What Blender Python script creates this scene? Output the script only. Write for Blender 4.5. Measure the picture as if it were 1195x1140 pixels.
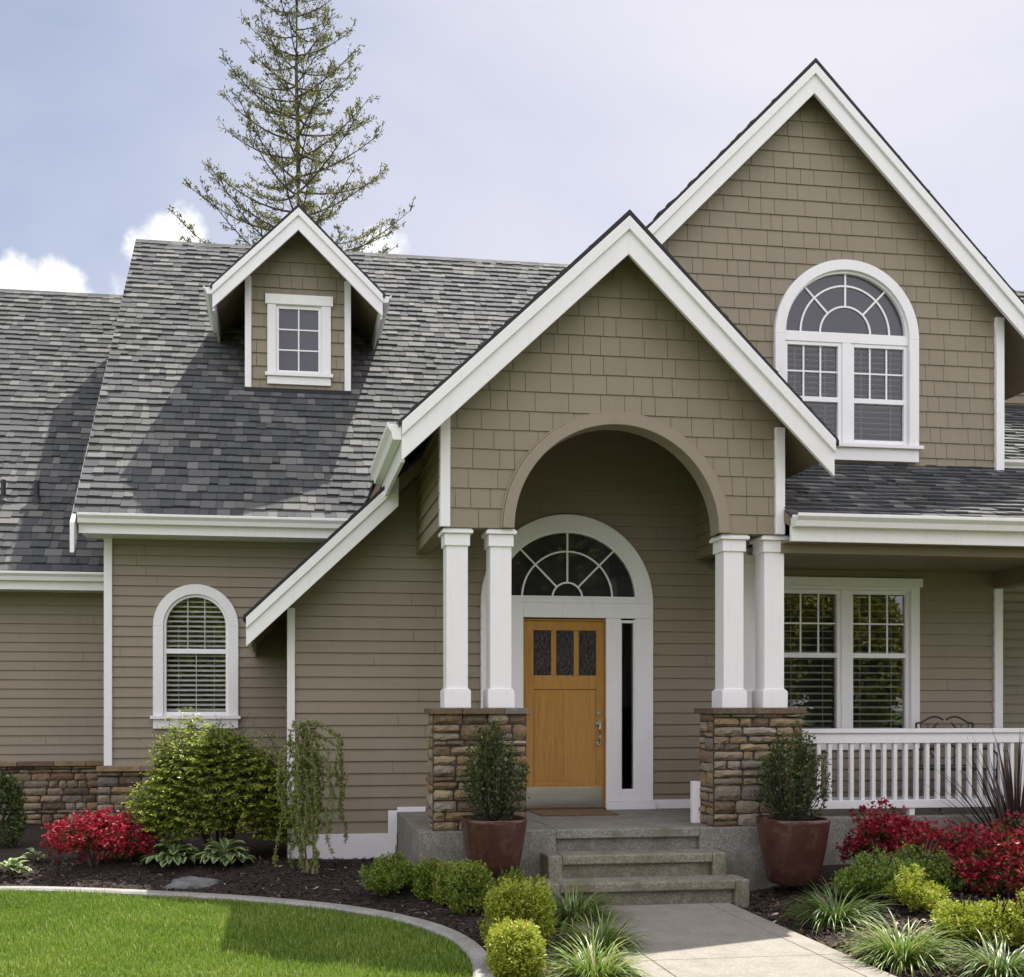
import bpy, bmesh, math, random
import numpy as np
from mathutils import Vector, Matrix
for o in list(bpy.data.objects):
    bpy.data.objects.remove(o)
scene = bpy.context.scene
COL = scene.collection
R = math.radians

# ------------------------------------------------------------------ camera
EYE = 1.69
F, CX, HY = 1200.0, 490.0, 825.0        # focal length and principal point, in photograph pixels
TAN = 160.0 / 1200.0
PHI = math.atan(TAN)
CP, SP = math.cos(PHI), math.sin(PHI)
cam_d = bpy.data.cameras.new('camera')
cam = bpy.data.objects.new('camera', cam_d)
COL.objects.link(cam)
cam.location = (0, 0, EYE)
cam.rotation_euler = (R(90), 0, -PHI)
cam_d.sensor_width = 36
cam_d.lens = F / 1195 * 36
cam_d.shift_x = (597.5 - CX) / 1195
cam_d.shift_y = (HY - 570) / 1195
cam_d.clip_start = 0.1
cam_d.clip_end = 2000
scene.camera = cam

# ------------------------------------------------------------------ light
SUN = Vector((0.80, 1.0, 2.5)).normalized()      # towards the sun: behind the house, to the right
EL = math.asin(SUN.z)
AZ = math.atan2(SUN.x, SUN.y)
sd = bpy.data.lights.new('sun', 'SUN')
sd.energy = 4.9
sd.angle = R(0.5)
sd.color = (1.0, 0.95, 0.86)
sun = bpy.data.objects.new('sun', sd)
COL.objects.link(sun)
sun.rotation_euler = (-SUN).to_track_quat('-Z', 'Y').to_euler()
sun.location = (10, 20, 30)

w = bpy.data.worlds.new('World')
scene.world = w
w.use_nodes = True
nt = w.node_tree
nt.nodes.clear()
def N(t, **kw):
    n = nt.nodes.new(t)
    for k, v in kw.items():
        setattr(n, k, v)
    return n
def wmath(op, a, b=None, c=None, clamp=False):
    n = N('ShaderNodeMath', operation=op, use_clamp=clamp)
    for i, v in enumerate((a, b, c)):
        if v is None: continue
        if isinstance(v, (int, float)): n.inputs[i].default_value = v
        else: nt.links.new(v, n.inputs[i])
    return n.outputs[0]
def wrange(v, a, b, c, d):
    n = N('ShaderNodeMapRange', interpolation_type='SMOOTHSTEP')
    nt.links.new(v, n.inputs[0])
    for i, x in enumerate((a, b, c, d)):
        n.inputs[i + 1].default_value = x
    return n.outputs[0]
sky = N('ShaderNodeTexSky', sky_type='NISHITA')
sky.sun_disc = False
sky.sun_elevation = EL
sky.sun_rotation = AZ
sky.air_density = 1.0
sky.dust_density = 1.4
sky.ozone_density = 1.6
bg_sky = N('ShaderNodeBackground')
bg_sky.inputs[1].default_value = 0.072
nt.links.new(sky.outputs[0], bg_sky.inputs[0])
tc = N('ShaderNodeTexCoord')
sep = N('ShaderNodeSeparateXYZ')
nt.links.new(tc.outputs['Generated'], sep.inputs[0])
dx, dy, dz = sep.outputs
# cloud layer high above: project the direction on a flat layer
den = wmath('ADD', wmath('MAXIMUM', dz, 0.0), 0.22)
comb = N('ShaderNodeCombineXYZ')
nt.links.new(wmath('DIVIDE', dx, den), comb.inputs[0])
nt.links.new(wmath('DIVIDE', dy, den), comb.inputs[1])
n1 = N('ShaderNodeTexNoise')
n1.inputs['Scale'].default_value = 0.9
n1.inputs['Detail'].default_value = 7
n1.inputs['Roughness'].default_value = 0.5
n1.inputs['Distortion'].default_value = 0.6
nt.links.new(comb.outputs[0], n1.inputs['Vector'])
# thin veil of stratus, thicker to the right and behind the camera
veil = wmath('ADD', wrange(n1.outputs[0], 0.30, 0.72, 0.0, 0.55), wrange(dx, -0.15, 0.50, 0.10, 0.62))
veil = wmath('ADD', veil, wrange(dy, 0.4, -0.3, 0.0, 0.6), clamp=True)
veil = wmath('MINIMUM', veil, 0.93)
# white cumulus heads low in the sky
n2 = N('ShaderNodeTexNoise')
n2.inputs['Scale'].default_value = 5.5
n2.inputs['Detail'].default_value = 8
n2.inputs['Roughness'].default_value = 0.62
nt.links.new(tc.outputs['Generated'], n2.inputs['Vector'])
def toward(x, y, z, r0, r1, amt):
    v = N('ShaderNodeVectorMath', operation='DOT_PRODUCT')
    nt.links.new(tc.outputs['Generated'], v.inputs[0])
    d = Vector((x, y, z)).normalized(); v.inputs[1].default_value = d
    return wrange(v.outputs['Value'], math.cos(R(r1)), math.cos(R(r0)), 0.0, amt)
blobs = None
def sight(u, v):
    xc, yc = (u - CX)/F, (HY - v)/F
    return (xc*CP + SP, CP - xc*SP, yc)
for (u_, v_, r1, amt) in ((-60, 335, 5.0, 0.30), (15, 345, 3.6, 0.34), (75, 350, 3.4, 0.36), (130, 345, 2.6, 0.30), (190, 283, 2.5, 0.36), (212, 268, 2.0, 0.32), (170, 290, 2.0, 0.34), (450, 300, 2.2, 0.32)):
    x_, y_, z_ = sight(u_, v_); r0 = 0.0
    t_ = toward(x_, y_, z_, r0, r1, amt)
    blobs = t_ if blobs is None else wmath('MAXIMUM', blobs, t_)
n2.inputs['Scale'].default_value = 15.0
low = wmath('ADD', wmath('MULTIPLY', n2.outputs[0], 1.25), wmath('MULTIPLY', blobs, 1.6))
cum = wrange(low, 0.92, 1.20, 0.0, 1.0)
cum = wmath('MULTIPLY', cum, wrange(dy, 0.2, 0.6, 0.0, 1.0))
bright = wrange(dy, 0.45, -0.35, 0.50, 1.02)
bg_c = N('ShaderNodeBackground')
bg_c.inputs[0].default_value = (1.0, 0.965, 1.05, 1)
nt.links.new(bright, bg_c.inputs[1])
bg_w = N('ShaderNodeBackground')
bg_w.inputs[0].default_value = (1, 1, 1, 1)
bg_w.inputs[1].default_value = 0.66
m1 = N('ShaderNodeMixShader')
nt.links.new(veil, m1.inputs[0]); nt.links.new(bg_sky.outputs[0], m1.inputs[1]); nt.links.new(bg_c.outputs[0], m1.inputs[2])
m2 = N('ShaderNodeMixShader')
nt.links.new(cum, m2.inputs[0]); nt.links.new(m1.outputs[0], m2.inputs[1]); nt.links.new(bg_w.outputs[0], m2.inputs[2])
wo = N('ShaderNodeOutputWorld')
nt.links.new(m2.outputs[0], wo.inputs[0])

scene.view_settings.view_transform = 'Standard'
scene.view_settings.look = 'None'
scene.view_settings.exposure = 0.84
scene.view_settings.gamma = 1.0
scene.render.engine = 'CYCLES'
scene.cycles.max_bounces = 8
scene.cycles.transparent_max_bounces = 12

# ------------------------------------------------------------------ measuring helpers
def depth(u, Y):
    xc = (u - CX) / F
    return Y / (CP - xc * SP)
def WX(u, Y):                       # world x of photo column u on the plane y = Y
    xc = (u - CX) / F
    return (xc * CP + SP) * depth(u, Y)
def WZ(v, u, Y):                    # world z of photo row v on the plane y = Y
    return EYE + (HY - v) / F * depth(u, Y)
def GP(u, v, z=0.0):                # point on level ground
    zc = (EYE - z) * F / (v - HY)
    xc = (u - CX) / F
    return ((xc * CP + SP) * zc, (CP - xc * SP) * zc, z), zc / F

# ------------------------------------------------------------------ scene tree helpers
def tag(o, label, cat, group=None):
    o['label'] = label; o['category'] = cat
    if group: o['group'] = group
    return o
def empty(name, loc, label, cat, group=None):
    o = bpy.data.objects.new(name, None)
    o.empty_display_size = 0.2
    COL.objects.link(o)
    o.location = loc
    return tag(o, label, cat, group)
def place(o, parent):
    if parent is not None:
        o.parent = parent
        p = parent
        off = Vector((0, 0, 0))
        while p is not None:
            off += p.location
            p = p.parent
        o.location = -off           # mesh data are in world coordinates
    return o

class MB:
    def __init__(self):
        self.v = []; self.f = []; self.t = []
    def add(self, verts, faces, tint=0.5):
        b = len(self.v)
        self.v.extend([tuple(p) for p in verts])
        for f in faces:
            self.f.append(tuple(b + i for i in f)); self.t.append(tint)
        return self
    def box(self, x0, x1, y0, y1, z0, z1, tint=0.5):
        return self.add([(x0,y0,z0),(x1,y0,z0),(x1,y1,z0),(x0,y1,z0),(x0,y0,z1),(x1,y0,z1),(x1,y1,z1),(x0,y1,z1)],
                 [(0,3,2,1),(4,5,6,7),(0,1,5,4),(1,2,6,5),(2,3,7,6),(3,0,4,7)], tint)
    def prism(self, poly, y0, y1, tint=0.5):        # poly in (x, z), extruded along y
        n = len(poly)
        return self.extr([(p[0], y0, p[1]) for p in poly], (0, y1 - y0, 0), tint)
    def extr(self, poly, d, tint=0.5):              # closed prism of a 3-D polygon
        n = len(poly)
        vs = list(poly) + [(p[0]+d[0], p[1]+d[1], p[2]+d[2]) for p in poly]
        fs = [tuple(range(n)), tuple(range(2*n-1, n-1, -1))]
        for i in range(n):
            j = (i + 1) % n
            fs.append((i, i+n, j+n, j))
        return self.add(vs, fs, tint)
    def ring(self, cx, cz, r0, r1, y0, y1, a0=0.0, a1=math.pi, n=40, ez=1.0, tint=0.5):
        vs = []; fs = []
        for i in range(n + 1):
            a = a0 + (a1 - a0) * i / n
            c, s = math.cos(a), math.sin(a) * ez
            for (r, y) in ((r0, y0), (r1, y0), (r1, y1), (r0, y1)):
                vs.append((cx + r*c, y, cz + r*s))
        for i in range(n):
            for k in range(4):
                k2 = (k + 1) % 4
                fs.append((4*i+k, 4*i+k2, 4*i+4+k2, 4*i+4+k))
        fs.append((0, 3, 2, 1)); fs.append((4*n, 4*n+1, 4*n+2, 4*n+3))
        return self.add(vs, fs, tint)
    def tube(self, pts, rad, n=8, tint=0.5):
        pts = [Vector(p) for p in pts]
        vs = []; fs = []
        m = len(pts)
        if not isinstance(rad, (list, tuple)): rad = [rad] * m
        up = Vector((0, 0, 1))
        for i, p in enumerate(pts):
            d = (pts[min(i+1, m-1)] - pts[max(i-1, 0)])
            d = d.normalized() if d.length > 1e-9 else Vector((0, 0, 1))
            a = d.cross(up)
            if a.length < 1e-3: a = d.cross(Vector((1, 0, 0)))
            a.normalize(); b = d.cross(a)
            for k in range(n):
                t = 2*math.pi*k/n
                vs.append(p + (a*math.cos(t) + b*math.sin(t)) * rad[i])
        for i in range(m - 1):
            for k in range(n):
                k2 = (k+1) % n
                fs.append((i*n+k, i*n+k2, (i+1)*n+k2, (i+1)*n+k))
        fs.append(tuple(range(n-1, -1, -1))); fs.append(tuple((m-1)*n + k for k in range(n)))
        return self.add(vs, fs, tint)
    def lathe(self, c, prof, n=32, sq=2.0, rot=0.0, tint=0.5):   # prof: (r, z); sq > 2 gives a rounded square
        vs = []; fs = []
        for r, z in prof:
            for k in range(n):
                a = 2*math.pi*k/n
                ca, sa = math.cos(a), math.sin(a)
                q = (abs(ca)**sq + abs(sa)**sq) ** (-1.0/sq)
                vs.append((c[0] + r*q*math.cos(a+rot), c[1] + r*q*math.sin(a+rot), c[2] + z))
        for i in range(len(prof) - 1):
            for k in range(n):
                k2 = (k+1) % n
                fs.append((i*n+k, i*n+k2, (i+1)*n+k2, (i+1)*n+k))
        fs.append(tuple(range(n-1, -1, -1))); fs.append(tuple((len(prof)-1)*n + k for k in range(n)))
        return self.add(vs, fs, tint)
    def build(self, name, mat, parent=None, bevel=0.0, smooth=False, fix=True):
        me = bpy.data.meshes.new(name)
        me.from_pydata(self.v, [], self.f)
        at = me.attributes.new('tint', 'FLOAT', 'FACE')
        at.data.foreach_set('value', np.array(self.t, dtype=np.float32))
        if fix:
            bm = bmesh.new(); bm.from_mesh(me)
            bmesh.ops.recalc_face_normals(bm, faces=bm.faces)
            bm.to_mesh(me); bm.free()
        if smooth:
            me.polygons.foreach_set('use_smooth', [True] * len(me.polygons))
        me.materials.append(mat)
        o = bpy.data.objects.new(name, me)
        COL.objects.link(o)
        if bevel > 0:
            m = o.modifiers.new('bevel', 'BEVEL'); m.width = bevel; m.segments = 2; m.limit_method = 'ANGLE'
        return place(o, parent)

# ------------------------------------------------------------------ materials
class MT:
    def __init__(self, name):
        self.m = bpy.data.materials.new(name); self.m.use_nodes = True
        self.nt = self.m.node_tree; self.nt.nodes.clear()
        self.out = self.n('ShaderNodeOutputMaterial')
        self.p = self.n('ShaderNodeBsdfPrincipled')
        self.nt.links.new(self.p.outputs[0], self.out.inputs[0])
        self.tc = self.n('ShaderNodeTexCoord')
        self.obj = self.tc.outputs['Object']
    def n(self, t, **kw):
        n = self.nt.nodes.new(t)
        for k, v in kw.items(): setattr(n, k, v)
        return n
    def l(self, a, b): self.nt.links.new(a, b)
    def set(self, **kw):
        for k, v in kw.items():
            s = self.p.inputs[k.replace('_', ' ')]
            if hasattr(v, 'links') or hasattr(v, 'is_linked'): self.l(v, s)
            else: s.default_value = v
        return self
    def noise(self, scale, detail=4, rough=0.55, stretch=None, dist=0.0):
        t = self.n('ShaderNodeTexNoise')
        t.inputs['Scale'].default_value = scale; t.inputs['Detail'].default_value = detail
        t.inputs['Roughness'].default_value = rough; t.inputs['Distortion'].default_value = dist
        if stretch:
            mp = self.n('ShaderNodeMapping'); mp.inputs['Scale'].default_value = stretch
            self.l(self.obj, mp.inputs[0]); self.l(mp.outputs[0], t.inputs['Vector'])
        else: self.l(self.obj, t.inputs['Vector'])
        return t.outputs[0]
    def voro(self, scale):
        t = self.n('ShaderNodeTexVoronoi'); t.inputs['Scale'].default_value = scale
        self.l(self.obj, t.inputs['Vector'])
        return t
    def ramp(self, v, stops):
        r = self.n('ShaderNodeValToRGB')
        cr = r.color_ramp
        while len(cr.elements) < len(stops): cr.elements.new(0.5)
        for e, (p, c) in zip(cr.elements, stops):
            e.position = p; e.color = (c[0], c[1], c[2], 1)
        self.l(v, r.inputs[0])
        return r.outputs[0]
    def attr(self, name='tint'):
        a = self.n('ShaderNodeAttribute'); a.attribute_name = name
        return a.outputs['Fac']
    def mix(self, f, a, b, mode='MIX'):
        m = self.n('ShaderNodeMix', data_type='RGBA', blend_type=mode)
        for s, v in ((m.inputs[0], f), (m.inputs[6], a), (m.inputs[7], b)):
            if isinstance(v, (int, float)): s.default_value = v
            elif isinstance(v, tuple): s.default_value = (v[0], v[1], v[2], 1)
            else: self.l(v, s)
        return m.outputs[2]
    def math(self, op, a, b=0.0):
        m = self.n('ShaderNodeMath', operation=op)
        for s, v in ((m.inputs[0], a), (m.inputs[1], b)):
            if isinstance(v, (int, float)): s.default_value = v
            else: self.l(v, s)
        return m.outputs[0]
    def bump(self, v, strength=0.3, dist=0.01):
        b = self.n('ShaderNodeBump'); b.inputs['Strength'].default_value = strength
        b.inputs['Distance'].default_value = dist
        self.l(v, b.inputs['Height']); self.l(b.outputs[0], self.p.inputs['Normal'])
        return self

def c3(r, g, b): return (r, g, b)
M = {}
def paint(name, col, var=0.12, rough=0.5, grain=True):
    m = MT(name)
    d = m.noise(1.3, 6, 0.6); f = m.noise(7.0, 5, 0.6, (0.6, 0.6, 3.0))
    c = m.mix(m.math('MULTIPLY', d, 0.9), tuple(x*(1-var) for x in col), tuple(x*(1+var) for x in col))
    c = m.mix(m.math('MULTIPLY', m.attr(), 0.6), c, m.mix(0.5, c, tuple(x*(1+var*1.3) for x in col)))
    c = m.mix(m.math('MULTIPLY', f, 0.25), c, tuple(x*0.72 for x in col))
    sk = m.noise(3.2, 6, 0.7, (2.6, 2.6, 0.28))
    c = m.mix(m.ramp(sk, [(0.50, (0,0,0)), (0.78, (0.34,0.34,0.34))]), c, tuple(x*0.66 for x in col))
    m.set(Base_Color=c, Roughness=rough)
    if grain: m.bump(m.noise(26, 5, 0.65, (0.12, 0.12, 1.6)), 0.35, 0.004)
    M[name] = m.m
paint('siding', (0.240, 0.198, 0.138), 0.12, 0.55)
paint('shake', (0.242, 0.204, 0.142), 0.14, 0.6)
paint('tan_trim', (0.265, 0.222, 0.165), 0.06, 0.5)
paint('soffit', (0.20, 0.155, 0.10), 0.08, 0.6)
def white(name, v, rough=0.42):
    m = MT(name)
    d = m.noise(2.2, 6, 0.65); s = m.noise(5.0, 5, 0.7, (3.0, 3.0, 0.5))
    c = m.mix(m.math('MULTIPLY', d, 0.55), (v, v*0.985, v*1.0), (v*0.90, v*0.885, v*0.895))
    c = m.mix(m.ramp(s, [(0.52, (0,0,0)), (0.80, (0.5,0.5,0.5))]), c, (v*0.80, v*0.785, v*0.77))
    m.set(Base_Color=c, Roughness=rough)
    m.bump(m.noise(40, 4, 0.6, (0.3, 0.3, 1.0)), 0.12, 0.002)
    M[name] = m.m
white('white_trim', 0.80)
white('white_vinyl', 0.82, 0.3)

m = MT('roof_shingle')
t = m.attr()
c = m.ramp(t, [(0.0, (0.013, 0.016, 0.019)), (0.35, (0.029, 0.033, 0.037)), (0.6, (0.052, 0.056, 0.058)), (0.82, (0.088, 0.090, 0.087)), (1.0, (0.145, 0.143, 0.132))])
g = m.noise(160, 3, 0.7)
c = m.mix(m.ramp(g, [(0.35, (0,0,0)), (0.68, (1,1,1))]), m.mix(0.45, c, (0.05, 0.055, 0.06)), m.mix(0.14, c, (0.36, 0.36, 0.35)))
st = m.noise(0.55, 6, 0.65)
c = m.mix(m.ramp(st, [(0.52, (0,0,0)), (0.75, (0.5,0.5,0.5))]), c, m.mix(0.5, c, (0.10, 0.11, 0.07)))
m.set(Base_Color=c, Roughness=0.9)
m.bump(g, 0.5, 0.004)
M['roof'] = m.m
m = MT('roof_edge'); m.set(Base_Color=(0.025, 0.025, 0.027, 1), Roughness=0.9); M['roof_edge'] = m.m

m = MT('ledge_stone')
t = m.attr()
c = m.ramp(t, [(0.0, (0.085, 0.062, 0.040)), (0.16, (0.20, 0.125, 0.060)), (0.34, (0.30, 0.215, 0.105)), (0.50, (0.17, 0.155, 0.130)), (0.66, (0.34, 0.265, 0.155)), (0.82, (0.24, 0.165, 0.095)), (1.0, (0.36, 0.33, 0.27))])
n1_ = m.noise(9, 8, 0.7, (1, 1, 2.2), 0.4); n2_ = m.noise(34, 6, 0.7)
c = m.mix(m.ramp(n1_, [(0.36, (0,0,0)), (0.66, (1,1,1))]), m.mix(0.55, c, (0.07, 0.05, 0.032)), c)
c = m.mix(m.ramp(n2_, [(0.5, (0,0,0)), (0.75, (0.6,0.6,0.6))]), c, m.mix(0.5, c, (0.42, 0.36, 0.26)))
m.set(Base_Color=c, Roughness=0.85)
m.bump(n2_, 0.7, 0.012)
M['stone'] = m.m
m = MT('mortar'); m.set(Base_Color=m.ramp(m.noise(20), [(0.3, (0.03, 0.024, 0.018)), (0.7, (0.06, 0.05, 0.04))]), Roughness=0.95); M['mortar'] = m.m

def concrete(name, a, b, stain, speck=0.5):
    m = MT(name)
    v = m.voro(75); n0 = m.noise(1.1, 7, 0.62); n3 = m.noise(4.5, 6, 0.7)
    c = m.mix(n0, a, b)
    c = m.mix(m.math('MULTIPLY', m.ramp(v.outputs['Color'], [(0.25, (0,0,0)), (0.8, (1,1,1))]), speck), c, tuple(min(1, x*1.9) for x in b))
    c = m.mix(m.ramp(m.noise(130, 3, 0.7), [(0.5, (0,0,0)), (0.64, (0.75,0.75,0.75))]), c, tuple(x*0.32 for x in a))
    c = m.mix(m.ramp(n3, [(0.44, (0,0,0)), (0.70, (0.9,0.9,0.9))]), c, stain)
    m.set(Base_Color=c, Roughness=0.85)
    m.bump(v.outputs['Distance'], 0.5, 0.006)
    M[name] = m.m
concrete('aggregate', (0.16, 0.152, 0.135), (0.21, 0.20, 0.175), (0.12, 0.115, 0.075), 0.55)
concrete('step_concrete', (0.15, 0.14, 0.108), (0.205, 0.19, 0.145), (0.105, 0.10, 0.05), 0.6)
concrete('walk_concrete', (0.22, 0.205, 0.172), (0.27, 0.252, 0.214), (0.18, 0.168, 0.138), 0.22)
concrete('curb_concrete', (0.25, 0.245, 0.225), (0.31, 0.30, 0.275), (0.19, 0.185, 0.16), 0.25)

m = MT('door_wood')
g = m.noise(9, 8, 0.7, (5.0, 5.0, 0.30), 1.2); g2 = m.noise(2.0, 3, 0.5, (3, 3, 0.3))
c = m.mix(m.ramp(g, [(0.3, (0,0,0)), (0.7, (1,1,1))]), (0.30, 0.135, 0.024), (0.58, 0.31, 0.070))
c = m.mix(m.math('MULTIPLY', g2, 0.5), c, (0.24, 0.095, 0.018))
c = m.mix(m.math('MULTIPLY', m.attr(), 0.45), c, (0.50, 0.28, 0.085))
m.set(Base_Color=c, Roughness=0.24); m.bump(g, 0.08, 0.002)
M['door'] = m.m
m = MT('brushed_steel'); m.set(Base_Color=(0.50, 0.49, 0.47, 1), Metallic=1.0, Roughness=m.ramp(m.noise(20, 4, 0.6, (0.1, 1, 12)), [(0.3, (0.10,)*3), (0.7, (0.24,)*3)])); M['steel'] = m.m
m = MT('iron'); m.set(Base_Color=(0.055, 0.045, 0.035, 1), Metallic=0.3, Roughness=0.55); M['iron'] = m.m
m = MT('dark_pipe'); m.set(Base_Color=(0.018, 0.018, 0.02, 1), Roughness=0.6); M['pipe'] = m.m
m = MT('dark_room'); m.set(Base_Color=(0.035, 0.035, 0.038, 1), Roughness=0.9); M['room'] = m.m  # dark paint stands in for the unlit interior behind the windows
m = MT('blind_slat'); m.set(Base_Color=(0.66, 0.66, 0.63, 1), Roughness=0.5); M['blind'] = m.m
m = MT('lilac_shade'); m.set(Base_Color=m.ramp(m.noise(3), [(0.3, (0.034, 0.038, 0.058)), (0.7, (0.055, 0.060, 0.085))]), Roughness=0.7); M['shade'] = m.m
m = MT('grey_backing'); m.set(Base_Color=m.ramp(m.noise(5), [(0.3, (0.10, 0.10, 0.105)), (0.7, (0.16, 0.16, 0.165))]), Roughness=0.8); M['fan_grey'] = m.m

def glass(name, spec=1.0, rough=0.0, bumpscale=0, bumpstr=0.05, tintc=(0.9, 0.93, 0.92), ior=1.5):
    m = MT(name)
    m.nt.nodes.remove(m.p)
    tr = m.n('ShaderNodeBsdfTransparent'); tr.inputs[0].default_value = (*tintc, 1)
    gl = m.n('ShaderNodeBsdfGlossy'); gl.inputs['Roughness'].default_value = rough
    fr = m.n('ShaderNodeFresnel'); fr.inputs[0].default_value = ior
    mx = m.n('ShaderNodeMixShader')
    m.l(m.math('MULTIPLY', fr.outputs[0], spec), mx.inputs[0]); m.l(tr.outputs[0], mx.inputs[1]); m.l(gl.outputs[0], mx.inputs[2])
    m.l(mx.outputs[0], m.out.inputs[0])
    b = m.n('ShaderNodeBump'); b.inputs['Strength'].default_value = bumpstr; b.inputs['Distance'].default_value = 0.01 if bumpscale < 10 else 0.06
    m.l(m.noise(bumpscale or 1.5, 3), b.inputs['Height'])
    m.l(b.outputs[0], gl.inputs['Normal'])
    M[name] = m.m
glass('window_glass', 2.8, 0.0, 1.2, 0.02)
glass('upper_glass', 1.9, 0.0, 1.2, 0.02, (0.80, 0.87, 0.97))
glass('dark_glass', 1.2, 0.02, 1.2, 0.02, (0.5, 0.52, 0.52))
glass('rain_glass', 3.2, 0.02, 30, 1.0, (0.12, 0.12, 0.12))

m = MT('glazed_clay')
n0 = m.noise(2.2, 6, 0.6); n3 = m.noise(9, 6, 0.7)
sp = m.n('ShaderNodeSeparateXYZ'); m.l(m.obj, sp.inputs[0])
c = m.mix(n0, (0.040, 0.018, 0.014), (0.086, 0.036, 0.026))
c = m.mix(m.ramp(n3, [(0.5, (0,0,0)), (0.75, (0.6,)*3)]), c, (0.13, 0.075, 0.056))
m.set(Base_Color=c, Roughness=m.ramp(n3, [(0.3, (0.08,)*3), (0.7, (0.28,)*3)])); m.bump(n0, 0.25, 0.02)
M['clay'] = m.m
m = MT('soil'); m.set(Base_Color=m.ramp(m.noise(30), [(0.3, (0.018, 0.013, 0.010)), (0.7, (0.045, 0.032, 0.024))]), Roughness=0.95); m.bump(m.noise(40), 0.8, 0.02); M['soil'] = m.m
m = MT('coir'); m.set(Base_Color=m.ramp(m.noise(18, 6, 0.7), [(0.3, (0.09, 0.055, 0.025)), (0.7, (0.20, 0.13, 0.06))]), Roughness=0.95); M['coir'] = m.m
m = MT('grey_rock'); m.set(Base_Color=m.ramp(m.noise(7, 8, 0.7), [(0.3, (0.09, 0.092, 0.09)), (0.7, (0.21, 0.21, 0.20))]), Roughness=0.85); m.bump(m.noise(12, 8, 0.7), 0.8, 0.03); M['rock'] = m.m
m = MT('mulch_ground')
v = m.noise(55, 6, 0.75)
c = m.ramp(v, [(0.3, (0.010, 0.007, 0.006)), (0.55, (0.035, 0.022, 0.016)), (0.8, (0.09, 0.058, 0.040))])
m.set(Base_Color=c, Roughness=0.95); m.bump(v, 1.0, 0.03); M['mulch'] = m.m
m = MT('mulch_chip')
m.set(Base_Color=m.ramp(m.attr(), [(0.0, (0.012, 0.008, 0.006)), (0.55, (0.045, 0.027, 0.018)), (0.82, (0.11, 0.068, 0.044)), (0.93, (0.22, 0.15, 0.10)), (1.0, (0.42, 0.34, 0.26))]), Roughness=0.9)
M['chip'] = m.m
m = MT('asphalt'); m.set(Base_Color=m.ramp(m.noise(60, 5, 0.7), [(0.3, (0.045, 0.045, 0.047)), (0.7, (0.085, 0.084, 0.083))]), Roughness=0.9); M['asphalt'] = m.m
m = MT('lawn_ground')
m.set(Base_Color=m.ramp(m.noise(40, 6, 0.7), [(0.3, (0.055, 0.10, 0.012)), (0.7, (0.11, 0.18, 0.022))]), Roughness=0.95); M['lawn'] = m.m

def leafmat(name, stops, transl=0.35, rough=0.45, edge=None):
    m = MT(name)
    c = m.ramp(m.attr(), stops)
    if edge: c = m.mix(m.ramp(m.attr('edge'), [(0.45, (0,0,0)), (0.62, (1,1,1))]), c, edge)
    m.set(Base_Color=c, Roughness=rough)
    t = m.n('ShaderNodeBsdfTranslucent'); m.l(c, t.inputs[0])
    mx = m.n('ShaderNodeMixShader'); mx.inputs[0].default_value = transl
    m.l(m.p.outputs[0], mx.inputs[1]); m.l(t.outputs[0], mx.inputs[2]); m.l(mx.outputs[0], m.out.inputs[0])
    M[name] = m.m
leafmat('grass', [(0, (0.065, 0.125, 0.012)), (0.45, (0.155, 0.26, 0.024)), (0.85, (0.25, 0.35, 0.04)), (0.93, (0.34, 0.36, 0.08)), (1, (0.50, 0.44, 0.22))], 0.4, 0.5)
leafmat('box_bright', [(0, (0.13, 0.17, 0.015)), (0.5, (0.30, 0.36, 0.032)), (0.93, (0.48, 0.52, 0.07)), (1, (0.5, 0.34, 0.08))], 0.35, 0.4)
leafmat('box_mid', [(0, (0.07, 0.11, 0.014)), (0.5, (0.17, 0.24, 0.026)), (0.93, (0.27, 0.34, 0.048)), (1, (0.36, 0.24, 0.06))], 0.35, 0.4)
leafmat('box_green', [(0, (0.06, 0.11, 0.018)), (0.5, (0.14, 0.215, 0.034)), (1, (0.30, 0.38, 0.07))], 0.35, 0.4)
leafmat('bush', [(0, (0.030, 0.060, 0.010)), (0.4, (0.10, 0.15, 0.017)), (0.75, (0.26, 0.32, 0.036)), (1, (0.44, 0.47, 0.08))], 0.4, 0.4)
leafmat('dark_leaf', [(0, (0.014, 0.026, 0.006)), (0.5, (0.045, 0.072, 0.013)), (0.85, (0.11, 0.145, 0.024)), (1, (0.20, 0.23, 0.045))], 0.25, 0.35)
leafmat('azalea_red', [(0, (0.10, 0.003, 0.009)), (0.5, (0.30, 0.008, 0.026)), (1, (0.52, 0.030, 0.065))], 0.3, 0.5)
leafmat('azalea_leaf', [(0, (0.03, 0.05, 0.012)), (0.6, (0.09, 0.12, 0.025)), (1, (0.22, 0.15, 0.04))], 0.3, 0.5)
leafmat('hosta', [(0, (0.05, 0.10, 0.03)), (1, (0.12, 0.19, 0.06))], 0.3, 0.4, (0.33, 0.40, 0.18))
leafmat('liriope', [(0, (0.045, 0.085, 0.020)), (0.6, (0.11, 0.19, 0.035)), (0.9, (0.24, 0.30, 0.08)), (1, (0.5, 0.42, 0.24))], 0.3, 0.4)
leafmat('liriope_pale', [(0, (0.06, 0.11, 0.02)), (0.5, (0.15, 0.24, 0.035)), (0.85, (0.28, 0.35, 0.08)), (1, (0.55, 0.44, 0.26))], 0.3, 0.4)
leafmat('flax', [(0, (0.018, 0.012, 0.013)), (0.6, (0.055, 0.030, 0.030)), (1, (0.13, 0.075, 0.055))], 0.15, 0.35)
leafmat('larch', [(0, (0.07, 0.10, 0.022)), (0.5, (0.18, 0.24, 0.045)), (1, (0.36, 0.40, 0.10))], 0.3, 0.5)
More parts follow.
